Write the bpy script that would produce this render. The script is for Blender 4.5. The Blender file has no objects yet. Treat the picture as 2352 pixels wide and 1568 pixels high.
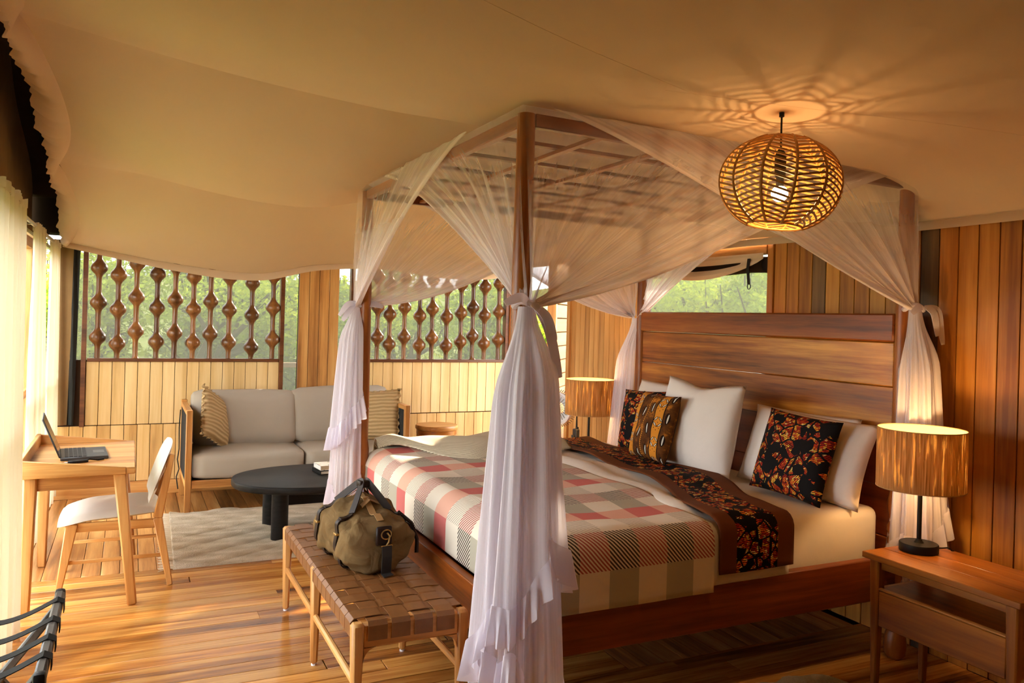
import bpy, bmesh, math, random
from mathutils import Vector, Matrix, Euler
random.seed(7)
sc = bpy.context.scene
COL = sc.collection
PI = math.pi
# ------------------------------------------------------------------ camera
F_PX, HOR, ROLL, CAMH = 1830.0, 732.0, math.radians(1.6), 1.55
YAW = math.atan(876 / 1830)
fw = Vector((math.sin(YAW), math.cos(YAW), 0)); rt = Vector((math.cos(YAW), -math.sin(YAW), 0)); up = Vector((0, 0, 1))
cx = rt * math.cos(ROLL) + up * math.sin(ROLL)
cy = -rt * math.sin(ROLL) + up * math.cos(ROLL)
cam_d = bpy.data.cameras.new('camera'); cam = bpy.data.objects.new('camera', cam_d); COL.objects.link(cam)
cam_d.sensor_width = 36.0; cam_d.lens = F_PX / 2352 * 36
cam_d.shift_y = -(784 - HOR) / 2352
cam_d.clip_start = 0.05; cam_d.clip_end = 300
m = Matrix.Identity(4)
for i, c in enumerate((cx, cy, -fw)):
    for j in range(3): m[j][i] = c[j]
m[0][3], m[1][3], m[2][3] = 0, 0, CAMH
cam.matrix_world = m
sc.camera = cam
# ------------------------------------------------------------------ sky, sun, portals, exposure
SKY_STRENGTH = 6.0
SUN_STRENGTH = 15.0
EXPOSURE = 1.04
wd = bpy.data.worlds.new('sky'); sc.world = wd; wd.use_nodes = True
bg = wd.node_tree.nodes['Background']; bg.inputs[0].default_value = (0.92, 0.965, 0.985, 1); bg.inputs[1].default_value = SKY_STRENGTH
sun_d = bpy.data.lights.new('sun', 'SUN'); sun = bpy.data.objects.new('sun', sun_d); COL.objects.link(sun)
sun_d.energy = SUN_STRENGTH; sun_d.color = (1.0, 0.82, 0.58); sun_d.angle = math.radians(1.2)
SUN_DIR = Vector((0.74, 0.67, 0.33)).normalized()          # towards the sun
sun.rotation_euler = SUN_DIR.to_track_quat('Z', 'Y').to_euler()
sun.location = (6, 8, 4)
def portal(name, loc, normal, w, h):
    l = bpy.data.lights.new(name, 'AREA'); l.shape = 'RECTANGLE'; l.size = w; l.size_y = h
    l.cycles.is_portal = True
    o = bpy.data.objects.new(name, l); COL.objects.link(o); o.location = loc
    o.rotation_euler = (-Vector(normal)).to_track_quat('Z', 'Y').to_euler()
portal('sky_portal_left_glazing', (-0.80, 4.82, 1.06), (1, 0, 0), 4.9, 1.9)
portal('sky_portal_screens', (1.55, 7.45, 1.55), (0, -1, 0), 3.9, 1.0)
portal('sky_portal_doorway', (3.66, 6.68, 1.05), (-1, 0, 0), 1.05, 2.0)
portal('sky_portal_head_window', (3.66, 4.30, 1.5), (-1, 0, 0), 1.15, 0.9)
sc.view_settings.view_transform = 'Standard'; sc.view_settings.look = 'None'
sc.view_settings.exposure = EXPOSURE; sc.view_settings.gamma = 1.0; sc.view_settings.use_curve_mapping = False
cyc = sc.cycles
cyc.max_bounces = 7; cyc.diffuse_bounces = 5; cyc.glossy_bounces = 2; cyc.transmission_bounces = 5; cyc.transparent_max_bounces = 14
cyc.use_adaptive_sampling = True; cyc.adaptive_threshold = 0.12; cyc.adaptive_min_samples = 16
cyc.sample_clamp_indirect = 8.0; cyc.caustics_reflective = False; cyc.caustics_refractive = False
cyc.use_denoising = True

# ------------------------------------------------------------------ helpers: objects
def link(o, parent=None):
    COL.objects.link(o)
    if parent is not None: o.parent = parent
    return o
def tag(o, label=None, cat=None, group=None, kind=None):
    if label: o['label'] = label
    if cat: o['category'] = cat
    if group: o['group'] = group
    if kind: o['kind'] = kind
    return o
def thing(name, label, cat, loc=(0, 0, 0), rz=0.0, group=None):
    o = bpy.data.objects.new(name, None); o.empty_display_size = 0.1
    o.location = loc; o.rotation_euler = (0, 0, rz)
    return tag(link(o), label, cat, group)
def copy_tree(o, parent=None):
    c = o.copy(); link(c); c.parent = parent
    for ch in list(o.children): copy_tree(ch, c)
    return c
def V(*a): return Vector(a)
def lerp(a, b, t): return a + (b - a) * t
def sstep(a, b, x):
    t = max(0.0, min(1.0, (x - a) / (b - a))); return t * t * (3 - 2 * t)

class MB:
    def __init__(s): s.v = []; s.f = []; s.uv = {}
    def add(s, vs, fs, uv=None):
        n = len(s.v); s.v += [tuple(p) for p in vs]; s.f += [tuple(i + n for i in f) for f in fs]
        if uv:
            for i, q in enumerate(uv): s.uv[n + i] = q
        return s
    def box(s, x0, x1, y0, y1, z0, z1):
        return s.add([(x0, y0, z0), (x1, y0, z0), (x1, y1, z0), (x0, y1, z0), (x0, y0, z1), (x1, y0, z1), (x1, y1, z1), (x0, y1, z1)],
                     [(0, 3, 2, 1), (4, 5, 6, 7), (0, 1, 5, 4), (1, 2, 6, 5), (2, 3, 7, 6), (3, 0, 4, 7)])
    def bar(s, p, q, w0, h0, w1=None, h1=None, ref=(0, 0, 1)):
        """box from p to q; w across (perpendicular to ref), h along ref"""
        p, q = Vector(p), Vector(q); w1 = w0 if w1 is None else w1; h1 = h0 if h1 is None else h1
        d = (q - p).normalized(); r = Vector(ref)
        if abs(d.dot(r)) > 0.99: r = Vector((1, 0, 0)) if abs(d.x) < 0.9 else Vector((0, 1, 0))
        a = d.cross(r).normalized(); b = a.cross(d).normalized()
        vs = []
        for c, w, h in ((p, w0, h0), (q, w1, h1)):
            for sa, sb in ((-1, -1), (1, -1), (1, 1), (-1, 1)): vs.append(c + a * (sa * w / 2) + b * (sb * h / 2))
        return s.add(vs, [(0, 1, 2, 3), (7, 6, 5, 4), (0, 4, 5, 1), (1, 5, 6, 2), (2, 6, 7, 3), (3, 7, 4, 0)])
    def tube(s, pts, r, n=8, caps=True):
        pts = [Vector(p) for p in pts]; k = len(pts)
        rs = r if isinstance(r, (list, tuple)) else [r] * k
        t0 = (pts[1] - pts[0]).normalized()
        a = t0.cross(Vector((0, 0, 1)))
        if a.length < 0.05: a = t0.cross(Vector((0, 1, 0)))
        a.normalize(); vs = []
        for i in range(k):
            t = (pts[min(i + 1, k - 1)] - pts[max(i - 1, 0)]).normalized()
            a = (a - t * a.dot(t)).normalized(); b = t.cross(a)
            for j in range(n):
                th = 2 * PI * j / n; vs.append(pts[i] + (a * math.cos(th) + b * math.sin(th)) * rs[i])
        fs = []
        for i in range(k - 1):
            for j in range(n):
                j2 = (j + 1) % n; fs.append((i * n + j, i * n + j2, (i + 1) * n + j2, (i + 1) * n + j))
        if caps: fs.append(tuple(range(n - 1, -1, -1))); fs.append(tuple((k - 1) * n + j for j in range(n)))
        return s.add(vs, fs)
    def lathe(s, prof, n=24, o=(0, 0, 0), caps=True, axis='Z'):
        vs = []; fs = []; k = len(prof)
        for r, z in prof:
            for j in range(n):
                th = 2 * PI * j / n; x, y = r * math.cos(th), r * math.sin(th)
                p = (x, y, z) if axis == 'Z' else ((z, x, y) if axis == 'X' else (y, z, x))
                vs.append((o[0] + p[0], o[1] + p[1], o[2] + p[2]))
        for i in range(k - 1):
            for j in range(n):
                j2 = (j + 1) % n; fs.append((i * n + j, i * n + j2, (i + 1) * n + j2, (i + 1) * n + j))
        if caps: fs.append(tuple(range(n - 1, -1, -1))); fs.append(tuple((k - 1) * n + j for j in range(n)))
        return s.add(vs, fs)
    def grid(s, fn, nu, nv, closed=False, uvs=(1, 1)):
        vs = []; uv = []; fs = []
        w = nu if closed else nu + 1
        for j in range(nv + 1):
            for i in range(w):
                u, v = i / nu, j / nv
                vs.append(fn(u, v)); uv.append((u * uvs[0], v * uvs[1]))
        for j in range(nv):
            for i in range(nu):
                i2 = (i + 1) % w
                fs.append((j * w + i, j * w + i2, (j + 1) * w + i2, (j + 1) * w + i))
        return s.add(vs, fs, uv)
    def ribbon(s, pts, width, nrm, th=0.003):
        """flat strap along pts; nrm: outward normal vector or list"""
        pts = [Vector(p) for p in pts]; k = len(pts); vs = []; fs = []
        ws = width if isinstance(width, (list, tuple)) else [width] * k
        for i in range(k):
            t = (pts[min(i + 1, k - 1)] - pts[max(i - 1, 0)]).normalized()
            n = Vector(nrm[i] if isinstance(nrm, list) else nrm); n = (n - t * n.dot(t)).normalized()
            a = t.cross(n); w = ws[i]
            for sa, sn in ((-1, 0), (1, 0), (1, 1), (-1, 1)): vs.append(pts[i] + a * (sa * w / 2) + n * (sn * th))
        for i in range(k - 1):
            for j in range(4):
                j2 = (j + 1) % 4; fs.append((i * 4 + j, i * 4 + j2, (i + 1) * 4 + j2, (i + 1) * 4 + j))
        fs.append((3, 2, 1, 0)); fs.append(tuple((k - 1) * 4 + j for j in range(4)))
        return s.add(vs, fs)
    def prism(s, outline, z0, z1):
        n = len(outline)
        vs = [(x, y, z0) for x, y in outline] + [(x, y, z1) for x, y in outline]
        fs = [tuple(range(n - 1, -1, -1)), tuple(range(n, 2 * n))] + [(i, (i + 1) % n, n + (i + 1) % n, n + i) for i in range(n)]
        return s.add(vs, fs)
    def xform(s, M):
        s.v = [tuple(M @ Vector(p)) for p in s.v]; return s
    def shift(s, d):
        s.v = [(p[0] + d[0], p[1] + d[1], p[2] + d[2]) for p in s.v]; return s
    def mesh(s, name, mat, smooth=False, bevel=0.0, seg=1, angle=40):
        me = bpy.data.meshes.new(name); me.from_pydata(s.v, [], s.f)
        if s.uv:
            ul = me.uv_layers.new(name='UVMap')
            for lp in me.loops: ul.data[lp.index].uv = s.uv.get(lp.vertex_index, (0, 0))
        if bevel > 0:
            bm = bmesh.new(); bm.from_mesh(me)
            bmesh.ops.recalc_face_normals(bm, faces=bm.faces)
            es = [e for e in bm.edges if len(e.link_faces) == 2 and e.calc_face_angle(0) > 0.6]
            bmesh.ops.bevel(bm, geom=es, offset=bevel, segments=seg, affect='EDGES', profile=0.5)
            bm.to_mesh(me); bm.free()
        if smooth or bevel > 0:
            me.polygons.foreach_set('use_smooth', [True] * len(me.polygons))
            me.set_sharp_from_angle(angle=math.radians(angle))
        if mat: me.materials.append(mat)
        me.update(); return me
    def build(s, name, mat, parent=None, smooth=False, bevel=0.0, seg=1, angle=40, off=None):
        if off: s.shift((-off[0], -off[1], -off[2]))
        return link(bpy.data.objects.new(name, s.mesh(name, mat, smooth, bevel, seg, angle)), parent)
def solid(o, t, offset=-1.0):
    md = o.modifiers.new('thickness', 'SOLIDIFY'); md.thickness = t; md.offset = offset; return o
def subd(o, n=1):
    md = o.modifiers.new('smooth', 'SUBSURF'); md.levels = n; md.render_levels = n; return o
def structure(name, mb, mat, label=None, parent=None, **k):
    o = mb.build(name, mat, parent, **k)
    if parent is None:
        o['kind'] = 'structure'
        if label: o['label'] = label
    return o

# ------------------------------------------------------------------ helpers: materials
def srgb(r, g, b):
    def c(x):
        x /= 255.0; return x / 12.92 if x <= 0.04045 else ((x + 0.055) / 1.055) ** 2.4
    return (c(r), c(g), c(b), 1.0)
class NT:
    def __init__(s, name):
        s.m = bpy.data.materials.new(name); s.m.use_nodes = True; s.t = s.m.node_tree
        s.b = s.t.nodes['Principled BSDF']; s.out = s.t.nodes['Material Output']
    def n(s, ty, **k):
        x = s.t.nodes.new('ShaderNode' + ty)
        for a, b in k.items(): setattr(x, a, b)
        return x
    def set(s, sock, val):
        if isinstance(val, bpy.types.NodeSocket): s.t.links.new(val, sock)
        elif val is not None: sock.default_value = val
    def math(s, op, a, b=None, c=None, clamp=False):
        x = s.n('Math', operation=op, use_clamp=clamp)
        for i, q in enumerate((a, b, c)):
            if q is not None: s.set(x.inputs[i], q)
        return x.outputs[0]
    def mix(s, fac, a, b, blend='MIX'):
        x = s.n('Mix', data_type='RGBA', blend_type=blend)
        s.set(x.inputs[0], fac); s.set(x.inputs[6], a); s.set(x.inputs[7], b); return x.outputs[2]
    def ramp(s, fac, stops, interp='LINEAR'):
        x = s.n('ValToRGB'); cr = x.color_ramp; cr.interpolation = interp
        while len(cr.elements) < len(stops): cr.elements.new(0.5)
        for e, (p, c) in zip(cr.elements, stops): e.position = p; e.color = c
        s.set(x.inputs[0], fac); return x.outputs[0]
    def coord(s, kind='Object', scale=(1, 1, 1), rnd=0.0, rot=(0, 0, 0)):
        tc = s.n('TexCoord'); o = tc.outputs[kind]
        if rnd:
            oi = s.n('ObjectInfo'); mu = s.n('VectorMath', operation='SCALE'); cb = s.n('CombineXYZ')
            s.set(cb.inputs[0], oi.outputs['Random']); s.set(cb.inputs[1], s.math('MULTIPLY', oi.outputs['Random'], 7.31)); s.set(cb.inputs[2], s.math('MULTIPLY', oi.outputs['Random'], 3.77))
            s.set(mu.inputs[0], cb.outputs[0]); mu.inputs[3].default_value = rnd
            ad = s.n('VectorMath', operation='ADD'); s.set(ad.inputs[0], o); s.set(ad.inputs[1], mu.outputs[0]); o = ad.outputs[0]
        mp = s.n('Mapping'); s.set(mp.inputs[0], o); mp.inputs['Scale'].default_value = scale; mp.inputs['Rotation'].default_value = rot
        return mp.outputs[0]
    def noise(s, vec, scale=5, detail=3, rough=0.5, dist=0.0):
        x = s.n('TexNoise'); s.set(x.inputs['Vector'], vec); x.inputs['Scale'].default_value = scale; x.inputs['Detail'].default_value = detail
        x.inputs['Roughness'].default_value = rough; x.inputs['Distortion'].default_value = dist; return x.outputs['Fac']
    def bump(s, h, strength=0.2, dist=0.01):
        x = s.n('Bump'); x.inputs['Strength'].default_value = strength; x.inputs['Distance'].default_value = dist
        s.set(x.inputs['Height'], h); s.t.links.new(x.outputs[0], s.b.inputs['Normal']); return x
    def base(s, col, rough=0.5, spec=None, metal=None):
        s.set(s.b.inputs['Base Color'], col); s.set(s.b.inputs['Roughness'], rough)
        if spec is not None: s.b.inputs['Specular IOR Level'].default_value = spec
        if metal is not None: s.b.inputs['Metallic'].default_value = metal
        return s.m
def plain(name, col, rough=0.5, spec=0.5, metal=0.0):
    t = NT(name); return t.base(col, rough, spec, metal)
def wood(name, dark, mid, light, axis='X', rough=0.42, var=0.3, scale=1.0, knots=0.0, spec=0.4, figure=1.0):
    t = NT(name)
    al, ac = 0.38 * scale, 7.0 * scale
    sca = {'X': (al, ac, ac), 'Y': (ac, al, ac), 'Z': (ac, ac, al)}[axis]
    co = t.coord('Object', sca, rnd=9.0)
    n1 = t.noise(co, 1.3 * figure, 4, 0.55, 0.35)
    n2 = t.noise(co, 9.0, 3, 0.6, 0.2)
    f = t.math('ADD', t.math('MULTIPLY', n1, 0.75), t.math('MULTIPLY', n2, 0.25))
    col = t.ramp(f, [(0.34, dark), (0.48, mid), (0.64, light)])
    if knots > 0:
        kc = t.coord('Object', {'X': (0.9, 4, 4), 'Y': (4, 0.9, 4), 'Z': (4, 4, 0.9)}[axis], rnd=9.0)
        vo = t.n('TexVoronoi'); t.set(vo.inputs['Vector'], kc); vo.inputs['Scale'].default_value = 1.6
        k = t.math('SUBTRACT', 1.0, t.math('MULTIPLY', vo.outputs['Distance'], 7.0, clamp=True), clamp=True)
        col = t.mix(t.math('MULTIPLY', k, knots), col, (dark[0] * 0.35, dark[1] * 0.3, dark[2] * 0.3, 1))
    oi = t.n('ObjectInfo'); hs = t.n('HueSaturation')
    t.set(hs.inputs['Value'], t.math('ADD', 1.0 - var / 2, t.math('MULTIPLY', oi.outputs['Random'], var)))
    t.set(hs.inputs['Color'], col)
    t.base(hs.outputs[0], rough, spec)
    t.bump(n2, 0.12, 0.004); return t.m
def fabric(name, col, rough=0.95, weave=900, bump=0.25, mottling=0.08, trans=0.0, spec=0.1):
    t = NT(name); co = t.coord('Object'); n1 = t.noise(co, 6, 3); n2 = t.noise(co, weave, 1)
    dark = tuple(c * (1 - 2 * mottling) for c in col[:3]) + (1,)
    c = t.mix(n1, dark, col); t.base(c, rough, spec); t.bump(n2, bump, 0.002)
    if trans > 0:
        tr = t.n('BsdfTranslucent'); t.set(tr.inputs[0], c); mx = t.n('MixShader'); mx.inputs[0].default_value = trans
        t.t.links.new(t.b.outputs[0], mx.inputs[1]); t.t.links.new(tr.outputs[0], mx.inputs[2]); t.t.links.new(mx.outputs[0], t.out.inputs[0])
    return t.m
def sheer(name, col, opacity, trans=0.5, streak=0.0, su=60, gather=0.0):
    """woven see-through cloth: threads (diffuse + translucent) and holes (transparent)"""
    t = NT(name)
    df = t.n('BsdfDiffuse'); df.inputs[0].default_value = col; tl = t.n('BsdfTranslucent'); tl.inputs[0].default_value = col
    m1 = t.n('MixShader'); m1.inputs[0].default_value = trans; t.t.links.new(df.outputs[0], m1.inputs[1]); t.t.links.new(tl.outputs[0], m1.inputs[2])
    tp = t.n('BsdfTransparent'); m2 = t.n('MixShader')
    if streak > 0:
        uvc = t.coord('UV', (su, 0.6, 1)); nz = t.noise(uvc, 1.0, 3, 0.6)
        fac = t.math('ADD', opacity - streak / 2, t.math('MULTIPLY', t.ramp(nz, [(0.38, (0, 0, 0, 1)), (0.66, (1, 1, 1, 1))]), streak), clamp=True)
        if gather:      # cloth is denser where it is gathered: towards the tie (v) and the bunched free edge (u)
            sv = t.n('SeparateXYZ'); t.set(sv.inputs[0], t.n('TexCoord').outputs['UV'])
            dens = t.math('ADD', t.math('MULTIPLY', t.math('POWER', sv.outputs[0], 2.0), gather * 0.55), t.math('MULTIPLY', t.math('POWER', sv.outputs[1], 1.5), gather * 0.75))
            fac = t.math('MULTIPLY', fac, t.math('ADD', 1.0 - gather, dens), clamp=True)
        t.t.links.new(fac, m2.inputs[0])
    else: m2.inputs[0].default_value = opacity
    t.t.links.new(tp.outputs[0], m2.inputs[1]); t.t.links.new(m1.outputs[0], m2.inputs[2]); t.t.links.new(m2.outputs[0], t.out.inputs[0])
    return t.m

W = {}
W['floor_x'] = wood('floor_wood_x', srgb(92, 48, 18), srgb(178, 114, 48), srgb(222, 166, 88), 'X', 0.26, 0.42, 1.0, 0.15, 0.5)
W['floor_y'] = wood('floor_wood_y', srgb(104, 58, 26), srgb(180, 122, 64), srgb(214, 166, 104), 'Y', 0.30, 0.45, 1.0, 0.15, 0.5)
W['pine'] = wood('pale_pine', srgb(196, 150, 88), srgb(222, 182, 116), srgb(236, 202, 142), 'Z', 0.55, 0.12, 0.8, 0.3)
W['pine_hi'] = wood('pale_pine_panel', srgb(206, 168, 108), srgb(226, 192, 132), srgb(238, 210, 156), 'Z', 0.55, 0.08, 0.8, 0.05)
W['pine_warm'] = wood('knotty_pine', srgb(150, 98, 46), srgb(200, 146, 80), srgb(222, 174, 108), 'Z', 0.5, 0.22, 0.8, 0.7)
W['headwall'] = wood('headwall_wood', srgb(138, 80, 26), srgb(190, 124, 44), srgb(214, 154, 64), 'Z', 0.5, 0.3, 0.8, 0.8)
W['grey_plank'] = wood('weathered_plank', srgb(58, 40, 24), srgb(98, 70, 42), srgb(140, 104, 62), 'Z', 0.6, 0.2, 0.8, 0.4)
W['plank_x'] = wood('terrace_plank', srgb(96, 56, 24), srgb(142, 92, 46), srgb(172, 122, 70), 'X', 0.9, 0.15, 0.6, 0.5)
W['teak_x'] = wood('teak_x', srgb(118, 62, 20), srgb(160, 94, 32), srgb(190, 124, 48), 'X', 0.36, 0.12, 1.0, 0, 0.5)
W['teak_y'] = wood('teak_y', srgb(118, 62, 20), srgb(160, 94, 32), srgb(190, 124, 48), 'Y', 0.36, 0.12, 1.0, 0, 0.5)
W['teak_z'] = wood('teak_z', srgb(118, 62, 20), srgb(160, 94, 32), srgb(190, 124, 48), 'Z', 0.36, 0.12, 1.0, 0, 0.5)
W['light_x'] = wood('oak_x', srgb(150, 94, 44), srgb(196, 138, 74), srgb(220, 170, 104), 'X', 0.4, 0.1, 1.0, 0, 0.4)
W['light_y'] = wood('oak_y', srgb(150, 94, 44), srgb(196, 138, 74), srgb(220, 170, 104), 'Y', 0.4, 0.1, 1.0, 0, 0.4)
W['light_z'] = wood('oak_z', srgb(150, 94, 44), srgb(196, 138, 74), srgb(220, 170, 104), 'Z', 0.4, 0.1, 1.0, 0, 0.4)
W['bed_x_shaded'] = wood('bed_wood_x_shaded', srgb(58, 20, 6), srgb(108, 46, 14), srgb(146, 74, 26), 'X', 0.38, 0.1, 0.9, 0, 0.45)  # bed wood darkened so the side rail's shade is in the colour
W['bed_y'] = wood('bed_wood_y', srgb(86, 36, 9), srgb(142, 72, 20), srgb(176, 104, 36), 'Y', 0.36, 0.1, 0.9, 0, 0.45)
W['bed_z'] = wood('bed_wood_z', srgb(92, 44, 14), srgb(142, 78, 30), srgb(176, 108, 46), 'Z', 0.36, 0.1, 0.9, 0, 0.45)
W['head_panel'] = wood('headboard_figured', srgb(84, 34, 8), srgb(160, 90, 26), srgb(216, 150, 58), 'Y', 0.30, 0.06, 0.9, 0.5, 0.5, 1.0)
W['head_dark'] = wood('headboard_heartwood', srgb(84, 32, 10), srgb(118, 52, 18), srgb(146, 72, 26), 'Y', 0.36, 0.1, 0.7)
W['baluster'] = wood('baluster_wood', srgb(64, 36, 16), srgb(108, 66, 32), srgb(150, 100, 52), 'Z', 0.28, 0.5, 1.4, 0.2, 0.6)
W['dark_trim'] = wood('dark_trim', srgb(70, 38, 18), srgb(104, 60, 30), srgb(128, 80, 44), 'X', 0.4, 0.1)
BLACK = plain('black_metal', (0.008, 0.007, 0.007, 1), 0.5, 0.25)
BLACKW = NT('black_stained_wood'); BLACKW = BLACKW.base(BLACKW.ramp(BLACKW.noise(BLACKW.coord('Object', (1, 14, 14)), 3, 4), [(0.3, (0.008, 0.008, 0.008, 1)), (0.7, (0.018, 0.017, 0.016, 1))]), 0.45, 0.18)
STEEL = plain('brushed_steel', (0.62, 0.60, 0.57, 1), 0.3, 0.5, 1.0)
BRASS = plain('aged_brass', (0.48, 0.33, 0.13, 1), 0.35, 0.5, 1.0)
WHITE_PL = plain('white_plastic', (0.78, 0.78, 0.80, 1), 0.35)
DARKGAP = plain('shadow_gap_backing', srgb(58, 36, 18), 0.9)
# ================================================================== THE SETTING
XL, XR, YB, YF = -0.62, 3.50, 7.30, -1.60       # inner wall planes
PLATE = 2.05
# ---- floor: slab + planks
fl = structure('floor', MB().box(XL - 0.15, XR + 0.15, YF, YB + 0.2, -0.12, -0.022), DARKGAP, 'honey coloured timber plank floor')
def plank_mesh(name, lx, ly, lz, mat, bev=0.002):
    return MB().box(-lx / 2, lx / 2, -ly / 2, ly / 2, -lz, 0).mesh(name, mat, bevel=bev)
def put(name, me, parent, loc, rz=0.0, rot=None):
    o = bpy.data.objects.new(name, me); o.location = loc
    o.rotation_euler = rot if rot else (0, 0, rz)
    return link(o, parent)
PW = 0.1
lens = {}
ya = 5.17; k = 0
y = ya - PW / 2
while y > 0.3:
    xs = XL; x1 = XR if y < 2.95 else 2.05
    cut = [xs + (0.9 + 1.7 * random.random()), xs + (2.7 + 0.8 * random.random())]
    pts = [xs] + [c for c in cut if c < x1 - 0.35] + [x1]
    for a, b in zip(pts[:-1], pts[1:]):
        L = round(b - a - 0.002, 2)
        if L not in lens: lens[L] = plank_mesh('floor_plank', L, PW - 0.0025, 0.022, W['floor_x'], 0.0015)
        put('floor_plank', lens[L], fl, ((a + b) / 2, y, random.uniform(-0.0006, 0.0006)))
    y -= PW
meB = plank_mesh('floor_plank', PW - 0.003, YB - 5.172, 0.022, W['floor_y'], 0.0015)
x = XL + PW / 2
while x < XR:
    put('floor_plank', meB, fl, (x, (YB + 5.172) / 2, random.uniform(-0.0006, 0.0006))); x += PW
meC = plank_mesh('floor_plank', PW - 0.003, 5.168 - 2.97, 0.022, W['floor_y'], 0.0015)
x = 2.05 + PW / 2
while x < XR:
    put('floor_plank', meC, fl, (x, (5.168 + 2.97) / 2, random.uniform(-0.0006, 0.0006))); x += PW
MB().box(2.05, XR, 2.95, 2.97, -0.022, 0.0).build('border_board', W['floor_x'], fl)
# ---- back wall (under the turned screens)
CANVAS_OUT = fabric('outer_canvas', srgb(138, 106, 70), 0.95, 500, 0.2, 0.15)
CANVAS_DK = fabric('dark_canvas', srgb(44, 30, 18), 0.95, 500, 0.2, 0.2)
wb = structure('wall_back', MB().box(XL, XR, YB + 0.03, YB + 0.06, -0.05, 0.60).box(XL, 1.215, YB + 0.03, YB + 0.06, 0.60, 1.12).box(1.86, XR, YB + 0.03, YB + 0.06, 0.60, 1.12), DARKGAP, 'pale vertical board wall behind the sofa')
def vplanks(parent, axis, a0, a1, z0, z1, pos, w, mat, th=0.018, gap=0.004, nm='wall_plank', face=1, mats=None, jitter=0.0):
    """vertical planks between a0..a1 along axis ('x' or 'y'), front face at pos"""
    n = max(1, round((a1 - a0) / w)); ww = (a1 - a0) / n; cache = {}
    for i in range(n):
        mt = mats(i) if mats else mat
        if mt.name not in cache:
            h = z1 - z0
            b = MB().box(-(ww - gap) / 2, (ww - gap) / 2, 0, th, 0, h) if axis == 'x' else MB().box(0, th, -(ww - gap) / 2, (ww - gap) / 2, 0, h)
            cache[mt.name] = b.mesh(nm, mt, bevel=0.002)
        c = a0 + ww * (i + 0.5); j = random.uniform(-jitter, jitter)
        put(nm, cache[mt.name], parent, (c, pos + j, z0) if axis == 'x' else (pos + j, c, z0))
vplanks(wb, 'x', XL, 1.36, 0.12, 0.584, YB, 0.098, W['pine']); vplanks(wb, 'x', 1.72, XR, 0.12, 0.612, YB, 0.098, W['pine'])
vplanks(wb, 'x', -0.315, 1.205, 0.590, 1.108, YB + 0.004, 0.094, W['pine_hi'])
vplanks(wb, 'x', 1.87, 3.42, 0.620, 1.108, YB + 0.004, 0.094, W['pine_hi'])
vplanks(wb, 'x', 1.36, 1.72, 0.0, 2.12, YB - 0.03, 0.09, W['pine_warm'])
MB().box(1.365, 1.715, YB - 0.012, YB + 0.06, 0, 2.12).build('pier_core', DARKGAP, wb)
MB().box(XL, 1.36, YB - 0.012, YB + 0.012, 0.0, 0.118).build('skirting_board', W['light_x'], wb, bevel=0.003)
MB().box(1.72, XR, YB - 0.012, YB + 0.012, 0.0, 0.118).build('skirting_board', W['light_x'], wb, bevel=0.003)
# dark stiles and rails framing the two screens
def baluster_prof(cs, z0, z1):
    """(r,z) list with bulbs centred at cs"""
    pr = []; n = 84
    for i in range(n + 1):
        z = z0 + (z1 - z0) * i / n; r = 0.0205
        for c in cs:
            d = z - c
            r = max(r, 0.0205 + 0.043 * math.exp(-(abs(d) / (0.052 if d > 0 else 0.047)) ** 2.7))
        pr.append((r, z))
    return pr
def screen(name, label, xs, z0s, x0, x1, s=0.283):
    t = thing(name, label, 'baluster screen', ((x0 + x1) / 2, YB + 0.02, 1.108))
    off = ((x0 + x1) / 2, YB + 0.02, 1.108)
    MB().box(x0, x1, YB - 0.012, YB + 0.055, 1.109, 1.136).build('sill_rail', W['dark_trim'], t, bevel=0.003, off=off)
    MB().box(x0, x1, YB - 0.005, YB + 0.045, 2.085, 2.12).build('head_rail', W['dark_trim'], t, bevel=0.003, off=off)
    for i, (x, zl) in enumerate(zip(xs, z0s)):
        cs = [zl + q * s for q in (-1, 0, 1, 2, 3)]
        b = MB().lathe([(r, z - 1.108) for r, z in baluster_prof(cs, 1.137, 2.085)], 16, (0, 0, 0))
        o = b.build('baluster', W['baluster'], t, smooth=True); o.location = (x - off[0], 0, 0)
    return t
def crop1(c): return 1.305 + (930 - c) * 0.000868
screen('baluster_screen', 'turned wooden baluster screen beside the long curtains, behind the sofa', [-0.238, -0.095, 0.041, 0.199, 0.339, 0.483, 0.621, 0.774, 0.963, 1.143],
       [crop1(c) for c in (930, 990, 870, 965, 880, 970, 885, 965, 1010, 930)], -0.31, 1.20)
def crop3(c): return 1.341 + (710 - c) * 0.00133
screen('baluster_screen', 'turned wooden baluster screen seen between the bed posts above the stool', [1.95, 2.100, 2.218, 2.364, 2.517, 2.644, 2.794, 2.944, 3.071, 3.198, 3.354],
       [crop3(c) for c in (760, 710, 760, 705, 765, 710, 765, 735, 690, 745, 715)], 1.87, 3.42)
for i, x in enumerate((-0.335, 1.222, 1.853, 3.437)):
    structure('trim_%d' % (i + 1), MB().box(x - 0.018, x + 0.018, YB - 0.016, YB + 0.06, 0.58, 2.12), W['dark_trim'], 'dark upright wooden stile of the screen', bevel=0.003)
structure('trim_5', MB().box(3.455, 3.5, YB - 0.03, YB + 0.06, 0.0, 2.12), W['teak_z'], 'corner post of the back wall', bevel=0.003)
# insect mesh in the openings of the back wall and the head wall
MESH = sheer('insect_mesh', srgb(88, 92, 86), 0.55, 0.45)
for i, (a, b, z0) in enumerate(((XL + 0.02, 1.365, 0.60), (1.715, 3.46, 0.62))):
    structure('window_%d' % (i + 1), MB().box(a, b, YB + 0.075, YB + 0.0765, z0 if i == 0 else 0.62, 2.14), MESH, 'grey insect mesh stretched over the opening')
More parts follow.
